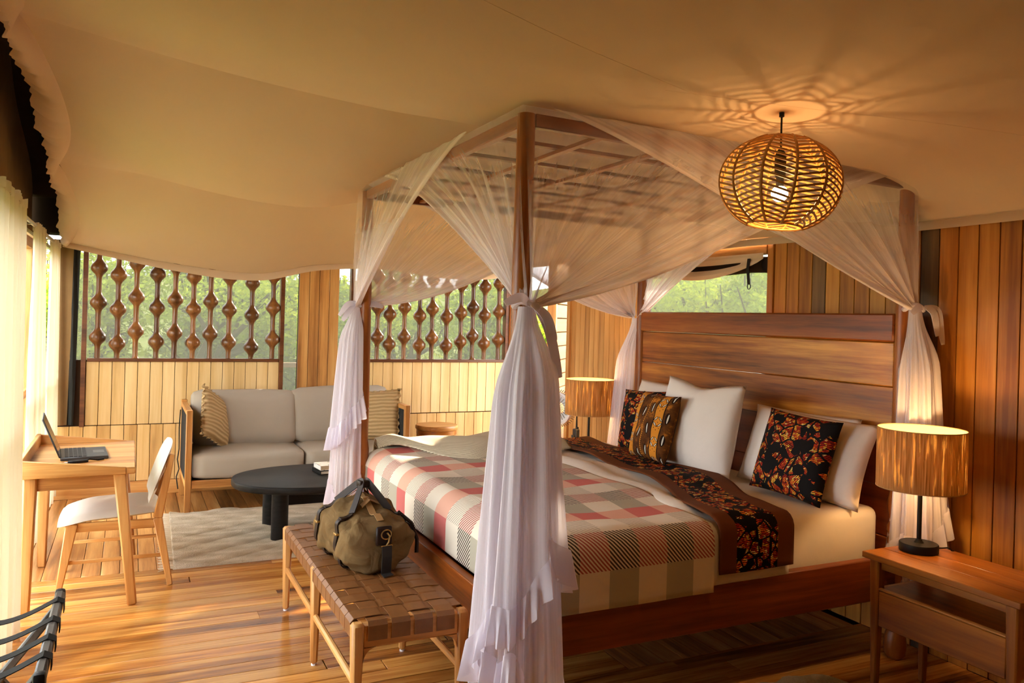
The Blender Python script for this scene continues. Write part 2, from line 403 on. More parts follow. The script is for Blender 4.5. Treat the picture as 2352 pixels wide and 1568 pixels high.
# rolled canvas strip at the corner by the curtains
st = thing('canvas_flap', 'brown canvas window flap with black edge hanging in the corner by the curtains', 'canvas flap', (-0.45, YB, 0.6))
MB().grid(lambda u, v: (-0.57 + 0.15 * u, YB - 0.022 + 0.012 * math.sin(u * 9 + v * 2), 0.60 + 1.48 * v), 10, 14).build('canvas', CANVAS_OUT, st, smooth=True, off=(-0.45, YB, 0.6))
MB().grid(lambda u, v: (-0.42 + 0.048 * u - 0.02 * (1 - v), YB - 0.026 + 0.01 * math.sin(u * 6 + v * 5), 0.60 + 1.48 * v), 6, 14).build('black_edge', plain('black_webbing', (0.01, 0.01, 0.009, 1), 0.8), st, smooth=True, off=(-0.45, YB, 0.6))
# ---- right wall (behind the headboard)
wr = structure('wall_right', MB().box(XR + 0.02, XR + 0.05, YF, 3.70, -0.06, 2.2).box(XR + 0.02, XR + 0.05, 4.98, 6.13, -0.06, 2.2).box(XR + 0.02, XR + 0.05, 3.70, 4.98, -0.06, 1.0), DARKGAP, 'orange brown vertical board wall behind the headboard')
random.seed(21)
def hm(i):
    return W['grey_plank'] if i % 11 in (3,) else W['headwall']
vplanks(wr, 'y', 0.4, 3.66, 0.0, 2.16, XR, 0.1, W['headwall'], mats=lambda i: W['grey_plank'] if i in (22, 29) else W['headwall'])
vplanks(wr, 'y', 3.70, 4.98, 0.0, 1.0, XR, 0.1, W['headwall'])
vplanks(wr, 'y', 5.02, 6.10, 0.0, 2.16, XR, 0.075, W['pine_warm'])
vplanks(wr, 'y', YF, 0.4, 0.0, 2.16, XR, 0.2, W['headwall'])

wf = structure('window_3', MB().box(XR + 0.032, XR + 0.0335, 3.71, 4.97, 1.0, 1.99), MESH, 'mesh window above the headboard with greenery outside')
MB().box(XR - 0.012, XR + 0.04, 3.66, 3.71, 1.0, 2.14).build('jamb', W['teak_z'], wf, bevel=0.003)
MB().box(XR - 0.012, XR + 0.04, 4.97, 5.02, 1.0, 2.14).build('jamb', W['teak_z'], wf, bevel=0.003)
MB().box(XR - 0.012, XR + 0.04, 3.71, 4.97, 0.98, 1.02).build('sill', W['light_y'], wf, bevel=0.003)
MB().box(XR - 0.02, XR + 0.04, 3.71, 4.97, 1.99, 2.05).build('header', W['light_y'], wf, bevel=0.003)
# rolled black flap and its strap
rf = thing('rolled_blind', 'black rolled window flap with a hanging strap above the headboard window', 'window blind', (XR + 0.02, 4.34, 1.875))
rb = MB().tube([(0, 0.60 - 1.2 * i / 16, 0.052 + 0.004 * math.sin(i)) for i in range(17)], 0.050, 12); rb.build('roll', CANVAS_DK, rf, smooth=True)
MB().ribbon([(-0.058, -0.50, 0.09), (-0.066, -0.50, 0.03), (-0.06, -0.505, -0.05), (-0.058, -0.505, -0.07)], 0.024, (-1, 0, 0), 0.003).build('strap', BLACK, rf)
MB().tube([(-0.058, -0.505 + 0.014 * math.cos(a), -0.083 + 0.016 * math.sin(a)) for a in [2 * PI * i / 14 for i in range(15)]], 0.003, 6).build('buckle_ring', BLACK, rf, smooth=True)
# beige cloth swag below the header
LINER = NT('tent_liner')
_c = LINER.coord('Object'); _n = LINER.noise(_c, 1.1, 3); _w = LINER.noise(_c, 420, 1)
LINER.base(LINER.mix(_n, srgb(210, 184, 154), srgb(220, 196, 167)), 0.92, 0.1); LINER.bump(_w, 0.15, 0.001); LINER = LINER.m
def swag(u, v):
    y = 3.72 + 1.24 * u; sag = 0.085 * math.sin(PI * min(1, u * 1.0)) ** 0.8
    z = 1.995 - v * (0.035 + 1.35 * sag) ; return (XR - 0.025 - 0.018 * math.sin(v * 3 * PI) * math.sin(PI * u) - 0.01, y, z)
tag(MB().grid(swag, 24, 12).build('cloth_swag', LINER, None, smooth=True), 'beige cloth swag sagging below the headboard window header', 'cloth')
# doorway beyond the bed (door frame) and the sunlit terrace wall outside
dr = structure('door_1', MB().box(XR - 0.02, XR + 0.07, 6.10, 6.15, 0, 2.14), W['light_z'], 'open doorway to the sunlit terrace', bevel=0.003)
MB().box(XR - 0.02, XR + 0.07, 7.19, 7.24, 0, 2.14).build('jamb', W['light_z'], dr, bevel=0.003)
MB().box(XR - 0.02, XR + 0.07, 6.10, 7.24, 2.06, 2.14).build('header', W['light_y'], dr, bevel=0.003)
# ---- left wall: glazed timber frame
wl = structure('wall_left', MB().box(XL - 0.05, XL + 0.0, YF, YB + 0.06, -0.05, 0.10), W['light_y'], 'timber framed glazed wall behind the long curtains')
for y in (2.4, 3.3, 4.2, 5.32, 6.42, 7.25):
    MB().box(XL - 0.05, XL, y - 0.035, y + 0.035, 0.1, 2.0).build('post', W['light_z'], wl, bevel=0.003)
MB().box(XL - 0.05, XL + 0.002, YF, YB + 0.06, 1.94, 2.04).build('head_beam', W['light_y'], wl, bevel=0.003)
MB().box(XL - 0.045, XL + 0.001, YF, YB, 0.93, 0.985).build('transom', W['light_y'], wl, bevel=0.003)
GL = NT('window_glass'); _g = GL.n('BsdfGlossy'); _g.inputs['Roughness'].default_value = 0.02; _t = GL.n('BsdfTransparent'); _m = GL.n('MixShader'); _m.inputs[0].default_value = 0.06
GL.t.links.new(_t.outputs[0], _m.inputs[1]); GL.t.links.new(_g.outputs[0], _m.inputs[2]); GL.t.links.new(_m.outputs[0], GL.out.inputs[0]); GL = GL.m
ys = [2.4, 3.3, 4.2, 5.32, 6.42, 7.25]
for a, b in zip(ys[:-1], ys[1:]):
    for z0, z1 in ((0.1, 0.93), (0.985, 1.94)):
        MB().box(XL - 0.027, XL - 0.023, a + 0.035, b - 0.035, z0, z1).build('pane', GL, wl)
MB().box(XL - 0.04, XL - 0.005, YF, 2.37, 0.0, 2.0).build('solid_panel', LINER, wl)
# front wall behind the camera and outer roof canvas
structure('wall_front', MB().box(XL - 0.15, XR + 0.15, YF - 0.05, YF, -0.05, 2.9), LINER, 'canvas wall opposite the screens')
structure('roof', MB().grid(lambda u, v: (-1.3 + 5.6 * u, YF - 0.3 + (YB + 0.75 - YF) * v, 3.55 - 1.35 * abs(2 * v - 1) ** 1.6 * 0.95), 6, 24), CANVAS_DK, 'dark outer tent roof above the liner', smooth=True)
cw = structure('wall_left_canvas', MB().grid(lambda u, v: (XL - 0.10 - 0.02 * math.sin(u * 31) * (1 - 0.3 * v) - 0.03 * math.sin(u * 11 + 2), YF + (YB + 0.05 - YF) * u, 2.05 + 1.45 * v), 150, 6), CANVAS_OUT, 'dark brown canvas hanging above the curtain rod', smooth=True)
MB().tube([(XL - 0.06, YF + 0.1, 2.10), (XL - 0.06, YB, 2.10)], 0.03, 10).build('canvas_hem', CANVAS_OUT, cw, smooth=True)
structure('wall_right_canvas', MB().grid(lambda u, v: (XR + 0.12, YF + (YB + 0.4 - YF) * u, 2.14 + 1.3 * v), 10, 4), CANVAS_DK, 'dark canvas gable above the board wall')
structure('wall_back_canvas', MB().grid(lambda u, v: (XL - 0.2 + 4.4 * u, YB + 0.09, 2.12 + 1.0 * v), 10, 4), CANVAS_DK, 'dark canvas above the screens')
# ---- ceiling liner in three hanging bays
KX = [-0.50, 0.30, 1.0, 1.5, 2.1, 2.7, 3.2, 3.49]
ROWS = {
    -1.60: [2.75, 2.74, 2.72, 2.70, 2.62, 2.48, 2.30, 2.11],
    1.30: [2.68, 2.58, 2.53, 2.47, 2.41, 2.36, 2.26, 2.10],
    2.75: [2.60, 2.44, 2.36, 2.345, 2.315, 2.285, 2.24, 2.08],
    3.90: [2.78, 2.66, 2.60, 2.58, 2.52, 2.44, 2.32, 2.09],
    5.10: [2.63, 2.33, 2.235, 2.32, 2.36, 2.345, 2.27, 2.08],
    6.10: [2.50, 2.48, 2.47, 2.50, 2.45, 2.36, 2.22, 2.09],
    6.75: [2.23, 2.14, 2.10, 2.18, 2.20, 2.17, 2.13, 2.08],
    7.27: [2.065, 1.935, 1.885, 1.985, 2.02, 1.98, 2.0, 2.06],
}
def crx(vals, x):
    k = 0
    while k < len(KX) - 2 and x > KX[k + 1]: k += 1
    x0, x1 = KX[k], KX[k + 1]; t = max(0, min(1, (x - x0) / (x1 - x0)))
    def slope(i):
        if i == 0: return (vals[1] - vals[0]) / (KX[1] - KX[0])
        if i == len(KX) - 1: return (vals[-1] - vals[-2]) / (KX[-1] - KX[-2])
        return (vals[i + 1] - vals[i - 1]) / (KX[i + 1] - KX[i - 1])
    h = x1 - x0; a, b = slope(k) * h, slope(k + 1) * h
    t2, t3 = t * t, t * t * t
    return vals[k] * (2 * t3 - 3 * t2 + 1) + a * (t3 - 2 * t2 + t) + vals[k + 1] * (-2 * t3 + 3 * t2) + b * (t3 - t2)
def quad(y, ya_, za, ym, zm, yb_, zb):
    return za * (y - ym) * (y - yb_) / ((ya_ - ym) * (ya_ - yb_)) + zm * (y - ya_) * (y - yb_) / ((ym - ya_) * (ym - yb_)) + zb * (y - ya_) * (y - ym) / ((yb_ - ya_) * (yb_ - ym))
def zc(x, y):
    g = lambda k: crx(ROWS[k], x)
    if y < 1.30:
        t = (y + 1.6) / 2.9; return lerp(g(-1.60), g(1.30), t)
    if y < 3.90: return quad(y, 1.30, g(1.30), 2.75, g(2.75), 3.90, g(3.90))
    if y < 6.10: return quad(y, 3.90, g(3.90), 5.10, g(5.10), 6.10, g(6.10))
    return quad(y, 6.10, g(6.10), 6.75, g(6.75), 7.27, g(7.27))
def xe(y):
    for a, b in ((-1.6, 1.3), (1.3, 3.9), (3.9, 6.1), (6.1, 7.28)):
        if y <= b: return -0.46 + (0.13 if b < 7 else 0.10) * math.sin(PI * max(0, (y - a) / (b - a))) ** 0.8
    return -0.46
def ceil_pt(u, v):
    y = YF + (7.27 - YF) * v; x = lerp(xe(y), 3.49, u); return (x, y, zc(x, y))
ZF = [(-1.6, 2.66), (3.9, 2.67), (4.3, 2.69), (4.8, 2.67), (5.4, 2.56), (6.0, 2.43), (6.5, 2.34), (7.0, 2.14), (7.28, 2.05)]
def zf(y):
    for (a, p), (b, q_) in zip(ZF[:-1], ZF[1:]):
        if y <= b: return lerp(p, q_, (y - a) / (b - a))
    return ZF[-1][1]
ce = structure('ceiling', MB().grid(ceil_pt, 70, 150), LINER, 'beige canvas tent liner sagging in bays', smooth=True)
# flap at the left edge, valance along the back and the right wall
def lflap(u, v):
    y = YF + (7.27 - YF) * u; fr = 0.005 * math.sin(u * 371) + 0.006 * math.sin(u * 167 + 1) + 0.008 * math.sin(u * 61 + 2) + 0.004 * math.sin(u * 613)
    x0 = xe(y); z0 = zc(x0, y)
    return (lerp(x0, -0.505, v) + fr * v, y, lerp(z0, zf(y), v) - 0.035 * math.sin(PI * v) + fr * v)
MB().grid(lflap, 420, 5).build('edge_flap', LINER, ce, smooth=True)
MB().grid(lambda u, v: (-0.5 + 3.99 * u, 7.27 - 0.012 - 0.018 * math.sin(v * PI * 0.5), zc(-0.5 + 3.99 * u, 7.27) - v * (0.045 + 0.02 * math.sin(u * 5) ** 2)), 90, 4).build('valance', LINER, ce, smooth=True)
MB().grid(lambda u, v: (3.485 - 0.02 * math.sin(v * PI * 0.5), YF + (6.2 - YF) * u, zc(3.49, YF + (6.2 - YF) * u) - v * 0.045), 60, 4).build('valance', LINER, ce, smooth=True)
def seam(a, b, n=60):
    ps = []
    for i in range(n + 1):
        x, y = lerp(a[0], b[0], i / n), lerp(a[1], b[1], i / n); ps.append((x, y, zc(x, y) - 0.001))
    MB().tube([(p[0], p[1], p[2] + 0.0012) for p in ps], 0.0009, 5).build('seam', LINER, ce, smooth=True)
seam((0.55, 1.9), (2.3, 2.32)); seam((1.6, 2.2), (3.3, 1.75))
# ================================================================== THE BED
BX0, BX1, BY0, BY1 = 1.28, 3.30, 2.60, 4.74
BO = (2.29, 3.67, 0.0)
bed = thing('four_poster_bed', 'reddish brown wooden four-poster bed with a latticed canopy frame', 'bed', BO)
def post_prof(top):
    return [(0.030, 0.0), (0.046, 0.02), (0.052, 0.06), (0.046, 0.11), (0.034, 0.15), (0.040, 0.17), (0.040, 0.20), (0.046, 0.22), (0.046, 0.56), (0.038, 0.575), (0.050, 0.60), (0.050, 0.62),
            (0.036, 0.645), (0.046, 0.69), (0.048, 0.74), (0.040, 0.79), (0.040, 0.82), (0.041, 1.0), (0.037, 1.6), (0.033, top - 0.06), (0.033, top)]
for (x, y, top) in ((BX0, BY0, 2.295), (BX0, BY1, 2.295), (BX1, BY1, 2.29), (BX1, BY0, 2.255)):
    MB().lathe(post_prof(top), 16, (x, y, 0)).build('post', W['bed_z'], bed, smooth=True, off=BO)
def bpart(name, mb, mat, bev=0.004): return mb.build(name, mat, bed, bevel=bev, off=BO)
bpart('side_rail', MB().box(BX0 + 0.03, BX1 - 0.03, BY0 - 0.022, BY0 + 0.022, 0.295, 0.487), W['bed_x_shaded'])
bpart('side_rail', MB().box(BX0 + 0.03, BX1 - 0.03, BY1 - 0.022, BY1 + 0.022, 0.295, 0.487), W['bed_x_shaded'])
bpart('foot_rail', MB().box(BX0 - 0.022, BX0 + 0.022, BY0 + 0.03, BY1 - 0.03, 0.295, 0.487), W['bed_y'])
bpart('head_rail', MB().box(BX1 - 0.022, BX1 + 0.022, BY0 + 0.03, BY1 - 0.03, 0.295, 0.56), W['bed_y'])
bpart('headboard_top_rail', MB().box(BX1 - 0.032, BX1 + 0.028, BY0 + 0.03, BY1 - 0.03, 1.490, 1.625), W['bed_y'], 0.008)
bpart('headboard_panel', MB().box(BX1 - 0.016, BX1 + 0.018, BY0 + 0.035, BY1 - 0.035, 1.275, 1.488), W['head_panel'], 0.006)
bpart('headboard_panel', MB().box(BX1 - 0.016, BX1 + 0.018, BY0 + 0.035, BY1 - 0.035, 1.055, 1.273), W['head_panel'], 0.003)
bpart('headboard_panel', MB().box(BX1 - 0.018, BX1 + 0.018, BY0 + 0.035, BY1 - 0.035, 0.80, 1.053), W['head_dark'], 0.003)
bpart('headboard_panel', MB().box(BX1 - 0.018, BX1 + 0.018, BY0 + 0.035, BY1 - 0.035, 0.562, 0.798), W['head_dark'], 0.003)
bpart('slat_base', MB().box(BX0 + 0.03, BX1 - 0.03, BY0 + 0.03, BY1 - 0.03, 0.36, 0.40), W['bed_x_shaded'])
ZT = 2.262
def ztop(x): return lerp(ZT + 0.012, ZT - 0.022, (x - BX0) / (BX1 - BX0))
for y in (BY0, BY1): bpart('canopy_rail', MB().bar((BX0 + 0.03, y, ztop(BX0)), (BX1 - 0.03, y, ztop(BX1)), 0.036, 0.05), W['bed_x_shaded'])
for x in (BX0, BX1): bpart('canopy_rail', MB().bar((x, BY0 + 0.03, ztop(x)), (x, BY1 - 0.03, ztop(x)), 0.036, 0.05), W['bed_y'])
for i in range(5):
    y = lerp(BY0, BY1, (i + 1) / 6)
    bpart('canopy_slat', MB().bar((BX0 + 0.018, y, ztop(BX0) + 0.008), (BX1 - 0.018, y, ztop(BX1) + 0.008), 0.034, 0.016), W['bed_x_shaded'], 0.002)
for i in range(5):
    x = lerp(BX0, BX1, (i + 1) / 6)
    bpart('canopy_slat', MB().bar((x, BY0 + 0.018, ztop(x) - 0.009), (x, BY1 - 0.018, ztop(x) - 0.009), 0.034, 0.016), W['bed_y'], 0.002)
# ---- mosquito net
NETC = srgb(255, 248, 250)
NET = sheer('net_sheer', NETC, 0.88, 0.42, 0.26, 60, 0.82)
NETD = sheer('net_dense', NETC, 0.66, 0.5, 0.35, 40)
NETT = sheer('net_tail', srgb(248, 244, 250), 0.84, 0.5, 0.30, 60)
NETW = fabric('net_cotton', srgb(246, 242, 252), 0.9, 700, 0.1, 0.01, 0.45)
NETTOP = sheer('net_canopy_top', srgb(244, 236, 236), 0.80, 0.6)
net = thing('mosquito_net', 'sheer white mosquito net gathered and tied to the four bed posts', 'mosquito net', (2.29, 3.67, 2.33))
NO = (2.29, 3.67, 2.33)
TOPZ = 0.045
MB().grid(lambda u, v: (BX0 - 0.03 + (BX1 - BX0 + 0.06) * u, BY0 - 0.03 + (BY1 - BY0 + 0.06) * v,
          ztop(BX0 + (BX1 - BX0) * u) + TOPZ + 0.006 * math.sin(u * 20) * math.sin(v * 17)), 24, 24).build('canopy_top', NETTOP, net, smooth=True, off=NO)
TIES = {1: (BX0 - 0.005, BY0 - 0.055, 1.605), 2: (BX0 - 0.05, BY1 + 0.01, 1.610), 3: (BX1 - 0.02, BY1 + 0.045, 1.590), 4: (BX1 + 0.005, BY0 - 0.055, 1.655)}
CORN = {1: (BX0, BY0), 2: (BX0, BY1), 3: (BX1, BY1), 4: (BX1, BY0)}
def net_panel(c, other, span, out, sag, seed, fullness=1.0):
    """cloth hung along the rail from corner c towards corner `other`, gathered at tie c"""
    rnd = random.Random(seed); ph = [rnd.uniform(0, 6.28) for _ in range(6)]
    A = Vector((*CORN[c], 0)); B = Vector((*CORN[other], 0)); d = (B - A).normalized(); L = (B - A).length * span
    cen = Vector((2.29, 3.67, 0)); nrm = Vector((-d.y, d.x, 0))
    if (A + d * L / 2 - cen).dot(nrm) < 0: nrm = -nrm
    K = Vector(TIES[c])
    def P(s, t):
        wv = math.sin(s * 46 + ph[0]) + 0.6 * math.sin(s * 83 + ph[1]) + 0.5 * math.sin(s * 19 + ph[2])
        x0 = A + d * (L * s - 0.02) + nrm * (0.030 + out)
        T = Vector((x0.x, x0.y, ztop(x0.x) + TOPZ - 0.004))
        Q = K + d * (0.012 + 0.030 * s) + nrm * (0.012 * math.sin(s * 40 + ph[3])) + Vector((0, 0, 0.012 * math.sin(s * 25)))
        e = t ** (1.0 + 0.25 * s)
        p = T.lerp(Q, t)
        p.z = lerp(T.z, Q.z, e ** (1.0)) - sag * s * math.sin(PI * t) * (0.6 + 0.4 * t)
        # cloth falls towards the post first: pull inwards
        p -= d * (0.10 * L * s * math.sin(PI * t) * 0.8)
        p += nrm * (0.011 * wv * (0.35 + 0.65 * math.sin(PI * min(1, t * 1.1))) * fullness)
        return p
    o = MB().grid(lambda u, v: P(u, v), 110, 22).build('side_panel', NET, net, smooth=True, off=NO)
    MB().grid(lambda u, v: P(0.955 + 0.045 * u, v) + nrm * 0.004, 4, 22).build('hem', NETD, o, smooth=True, off=NO)
    MB().grid(lambda u, v: P(u, 0.40 + 0.6 * v) + nrm * 0.006, 90, 12).build('gathered_folds', NET, o, smooth=True, off=NO)
net_panel(1, 4, 0.97, 0.002, 0.20, 1); net_panel(4, 1, 0.97, 0.018, 0.13, 2)
net_panel(1, 2, 0.80, 0.002, 0.06, 3); net_panel(2, 1, 0.80, 0.018, 0.06, 4)
net_panel(2, 3, 0.90, 0.002, 0.26, 5); net_panel(3, 2, 0.90, 0.018, 0.26, 6)
net_panel(3, 4, 0.72, 0.002, 0.05, 7); net_panel(4, 3, 0.72, 0.014, 0.05, 8)
def tail(c, R, zb, off, seed, lobes=9, ell=1.0, cascade=None, ruffle=0.13, tl=0.9):
    rnd = random.Random(seed); ph = [rnd.uniform(0, 6.28) for _ in range(6)]
    K = Vector(TIES[c])
    if cascade is None: cascade = lambda th: 0.10 * math.sin(th + ph[0]) + 0.05 * math.sin(3 * th + ph[1])
    def P(th, t, extra=0.0, frill=0.0):
        zbot = zb + cascade(th); z = lerp(K.z - 0.01, zbot, t) - extra
        g = sstep(0.0, 0.30, t) * 0.45 + 0.55 * t
        r = 0.028 + (R - 0.028) * g
        r *= 1 + (0.16 * math.sin(lobes * th + ph[2] + 1.5 * t) + 0.09 * math.sin((lobes * 2 + 3) * th + ph[3])) * sstep(0.02, 0.25, t)
        r += frill * (0.012 + 0.014 * math.sin(26 * th + ph[4]))
        cx_, cy_ = K.x + off[0] * g, K.y + off[1] * g
        return Vector((cx_ + r * math.cos(th) * ell, cy_ + r * math.sin(th), z))
    o = MB().grid(lambda u, v: P(2 * PI * u, v), 140, 26, closed=True).build('tied_tail', NETT, net, smooth=True, off=NO)
    rf = MB().grid(lambda u, v: P(2 * PI * u, 1.0, ruffle * v - 0.012, 0.3 + v), 200, 6, closed=True).build('ruffle', NETW, o, smooth=True, off=NO)
    return o
def casc1(th):   # the near tail: long in the middle, stepped up towards both sides
    a = math.atan2(math.sin(th + 0.9), math.cos(th + 0.9))
    return 0.12 * abs(a) + 0.06 * math.sin(5 * th)
tail(1, 0.112, 0.20, (-0.005, -0.05), 11, 8, 1.15, casc1)
tail(1, 0.128, 0.60, (-0.02, -0.045), 12, 7, 1.15, lambda th: 0.16 * math.sin(th * 1 + 2.2) + 0.05 * math.sin(4 * th))
tail(4, 0.105, 0.66, (0.0, -0.04), 13, 8, 1.0)
tail(4, 0.075, 0.50, (0.035, -0.05), 16, 7, 1.0)
tail(2, 0.080, 0.62, (-0.045, -0.01), 14, 7, 1.0, lambda th: 0.22 * math.sin(th + 0.4))
tail(2, 0.090, 0.98, (-0.045, -0.02), 17, 6, 1.0, lambda th: 0.12 * math.sin(th + 1.5))
tail(3, 0.080, 0.62, (-0.11, 0.03), 15, 7, 1.0, lambda th: 0.2 * math.sin(th + 2.5))
def bow(c, tails):
    K = Vector(TIES[c])
    o = MB().tube([K + Vector((0.040 * math.cos(a), 0.040 * math.sin(a) + 0.01, 0.010 * math.sin(2 * a))) for a in [2 * PI * i / 16 for i in range(17)]], 0.013, 8).build('ribbon_tie', NETW, net, smooth=True, off=NO)
    for pts in tails:
        ps = [K + Vector(p) for p in pts]
        # smooth by subdividing with catmull-rom
        q = []
        for i in range(len(ps) - 1):
            p0, p1, p2, p3 = ps[max(i - 1, 0)], ps[i], ps[i + 1], ps[min(i + 2, len(ps) - 1)]
            for j in range(6):
                t = j / 6; q.append(0.5 * ((2 * p1) + (p2 - p0) * t + (2 * p0 - 5 * p1 + 4 * p2 - p3) * t * t + (3 * p1 - p0 - 3 * p2 + p3) * t ** 3))
        q.append(ps[-1]); n = len(q)
        MB().ribbon(q, [0.014 + 0.022 * math.sin(PI * min(1.0, 0.08 + 0.92 * i / n)) for i in range(n)], (-0.35, -0.85, 0.3), 0.003).build('ribbon_end', NETW, o, smooth=True, off=NO)
bow(1, [[(-0.01, -0.03, 0), (-0.05, -0.05, 0.02), (-0.11, -0.05, -0.003)], [(0, -0.04, 0.0), (0.05, -0.05, -0.04), (0.075, -0.055, -0.10), (0.09, -0.05, -0.13)], [(0.01, -0.04, 0), (0.06, -0.05, -0.08), (0.085, -0.06, -0.17), (0.115, -0.05, -0.26)]])
bow(4, [[(-0.01, -0.04, 0), (-0.05, -0.06, 0.0), (-0.09, -0.05, -0.03)], [(0.01, -0.04, 0), (0.07, -0.06, -0.01), (0.11, -0.05, -0.09), (0.13, -0.05, -0.17)], [(0.01, -0.05, 0), (0.05, -0.06, -0.03), (0.09, -0.05, -0.13)]])
bow(2, [[(-0.01, -0.03, 0), (-0.06, -0.04, 0.0), (-0.11, -0.03, -0.07)], [(-0.02, -0.03, 0), (-0.06, -0.04, -0.05), (-0.09, -0.03, -0.10)], [(0.03, -0.03, 0), (0.10, -0.03, 0.005), (0.16, -0.02, -0.01)]])
# ---- mattress with fitted sheet
SHEET = NT('white_sheet'); _c = SHEET.coord('Object', (1, 1, 1)); _n = SHEET.noise(_c, 9, 4, 0.55); SHEET.base(srgb(226, 216, 204), 0.85, 0.15); SHEET.bump(_n, 0.25, 0.02); SHEET = SHEET.m
PILLOW = NT('white_cotton'); _c = PILLOW.coord('Object', (1, 1, 1)); _n = PILLOW.noise(_c, 7, 3, 0.5, 0.5); PILLOW.base(srgb(230, 220, 210), 0.85, 0.15); PILLOW.bump(_n, 0.35, 0.02); PILLOW = PILLOW.m
mt = MB().box(-0.925, 0.925, -1.00, 1.00, 0.0, 0.300).build('mattress', SHEET, None, bevel=0.045, seg=4, angle=60); mt.location = (2.33, 3.665, 0.401)
tag(mt, 'thick mattress in a white fitted sheet on the four-poster bed', 'mattress')
def fold(d, r):
    if d < 0: return d, 0.0
    if d < r * PI / 2: a = d / r; return r * math.sin(a), r * (1 - math.cos(a))
    return r, r + (d - r * PI / 2)
def drape(x0f, x1f, ynear, yfar, znear, zfar, zt, r=0.06, foot=None, zfoot=None, rf=0.12, nu=60, nv=90, wob=0.006, seed=0, flare=0.0):
    """cloth over the bed; u: foot->head between x0f(y)..x1f(y); v: far hem -> near hem"""
    rnd = random.Random(seed); ph = [rnd.uniform(0, 6.28) for _ in range(6)]
    dn = (zt - znear) - r + r * PI / 2; df = (zt - zfar) - r + r * PI / 2
    ya_, yb_ = yfar - r, ynear + r           # top flat from yb_ (near) to ya_ (far)
    Lt = df + (ya_ - yb_) + dn
    dfo = ((zt - zfoot) - rf + rf * PI / 2) if foot is not None else 0.0
    def P(u, v):
        d = v * Lt                           # distance from far hem
        if d < df: hh, vv = fold(df - d, r); y = ya_ + hh; dz = vv
        elif d > df + (ya_ - yb_): hh, vv = fold(d - df - (ya_ - yb_), r); y = yb_ - hh; dz = vv
        else: y = ya_ - (d - df); dz = 0.0
        yc = max(min(y, yfar), ynear)
        if foot is not None:
            x1 = x1f(yc); xs = foot + rf; Ls = dfo + (x1 - xs); s = u * Ls
            if s < dfo: hh, vv = fold(dfo - s, rf); x = xs - hh; dz = max(dz, vv)
            else: x = xs + (s - dfo)
        else: x = lerp(x0f(yc), x1f(yc), u)
        w = wob * (math.sin(x * 7 + ph[0] + y * 3) + math.sin(y * 9 + ph[1]) + 0.7 * math.sin(x * 15 + y * 11 + ph[2]))
        if dz <= 0.001: z = zt + w
        else:
            z = zt - dz; sd = -1 if y < (ya_ + yb_) / 2 else 1
            y += sd * (0.6 * w + flare * dz)
        return (x, y, z)
    return P, Lt, dfo
PLAID = NT('plaid_cotton')
def _plaid(t):
    uv = t.n('TexCoord').outputs['UV']; sp = t.n('SeparateXYZ'); t.set(sp.inputs[0], uv)
    u, v = sp.outputs[0], sp.outputs[1]
    c = t.math('FLOOR', t.math('MULTIPLY', t.math('FRACT', t.math('DIVIDE', u, 0.27)), 2.0))
    rr = t.math('FLOOR', t.math('MULTIPLY', t.math('FRACT', t.math('DIVIDE', v, 0.58)), 4.0))
    cream, grey, red, peach = srgb(228, 217, 200), srgb(178, 171, 154), srgb(206, 116, 110), srgb(226, 174, 152)
    blk, rdk, lg = srgb(72, 62, 54), srgb(170, 92, 88), srgb(168, 156, 142)
    st = t.math('FRACT', t.math('MULTIPLY', t.math('ADD', u, v), 58.0)); h = t.math('GREATER_THAN', st, 0.48); h2 = t.math('GREATER_THAN', st, 0.66)
    hat = t.mix(h, cream, t.mix(c, blk, rdk))
    gre = t.mix(c, grey, cream); red_ = t.mix(c, red, peach); cre = t.mix(c, cream, t.mix(h2, cream, lg))
    col = gre
    for k, q in ((1, hat), (2, cre), (3, red_)):
        col = t.mix(t.math('COMPARE', rr, float(k), 0.1), col, q)
    return col
PLAID.base(_plaid(PLAID), 0.9, 0.1); _n = PLAID.noise(PLAID.coord('Object'), 14, 3); PLAID.bump(_n, 0.25, 0.012); PLAID = PLAID.m
qx1 = lambda y: 2.165 + 0.07 * sstep(2.6, 3.2, y) - 0.03 * sstep(3.6, 4.5, y)
P, Lt, dfo = drape(None, qx1, 2.568, 4.772, 0.462, 0.47, 0.728, 0.07, 1.312, 0.50, 0.11, 70, 110, 0.004, 3)
Ls = dfo + 2.2 - 1.44
q = MB()
def _quv(u, v): return P(u, 1 - v)
q.grid(_quv, 70, 110, uvs=(Ls, Lt)); qo = q.build('plaid_quilt', PLAID, None, smooth=True, angle=180)
solid(qo, 0.014, 1.0)
tag(qo, 'red, grey and cream plaid quilt over the foot half of the bed', 'quilt')
# white folded-back sheet between quilt and runner
rx0 = lambda y: 2.195 + 0.27 * sstep(2.62, 3.5, y) + 0.05 * sstep(3.6, 4.6, y)
rx1 = lambda y: 2.600 + 0.27 * sstep(2.62, 3.5, y) + 0.00 * sstep(3.6, 4.6, y)
P2, L2, _ = drape(lambda y: qx1(y) - 0.03, lambda y: rx0(y) + 0.398, 2.576, 4.772, 0.482, 0.48, 0.728, 0.06, nu=20, nv=90, wob=0.006, seed=5)
def fold_back(u, v):
    x, y, z = P2(u, v); b = 0.026 * math.sin(PI * min(1, u * 3.4)) * sstep(2.62, 2.9, y)
    return (x, y, z + b)
fo = MB().grid(fold_back, 22, 90).build('top_sheet', SHEET, None, smooth=True, angle=180); solid(fo, 0.010, 1.0)
tag(fo, 'folded-back white top sheet between the plaid quilt and the brown runner', 'sheet')
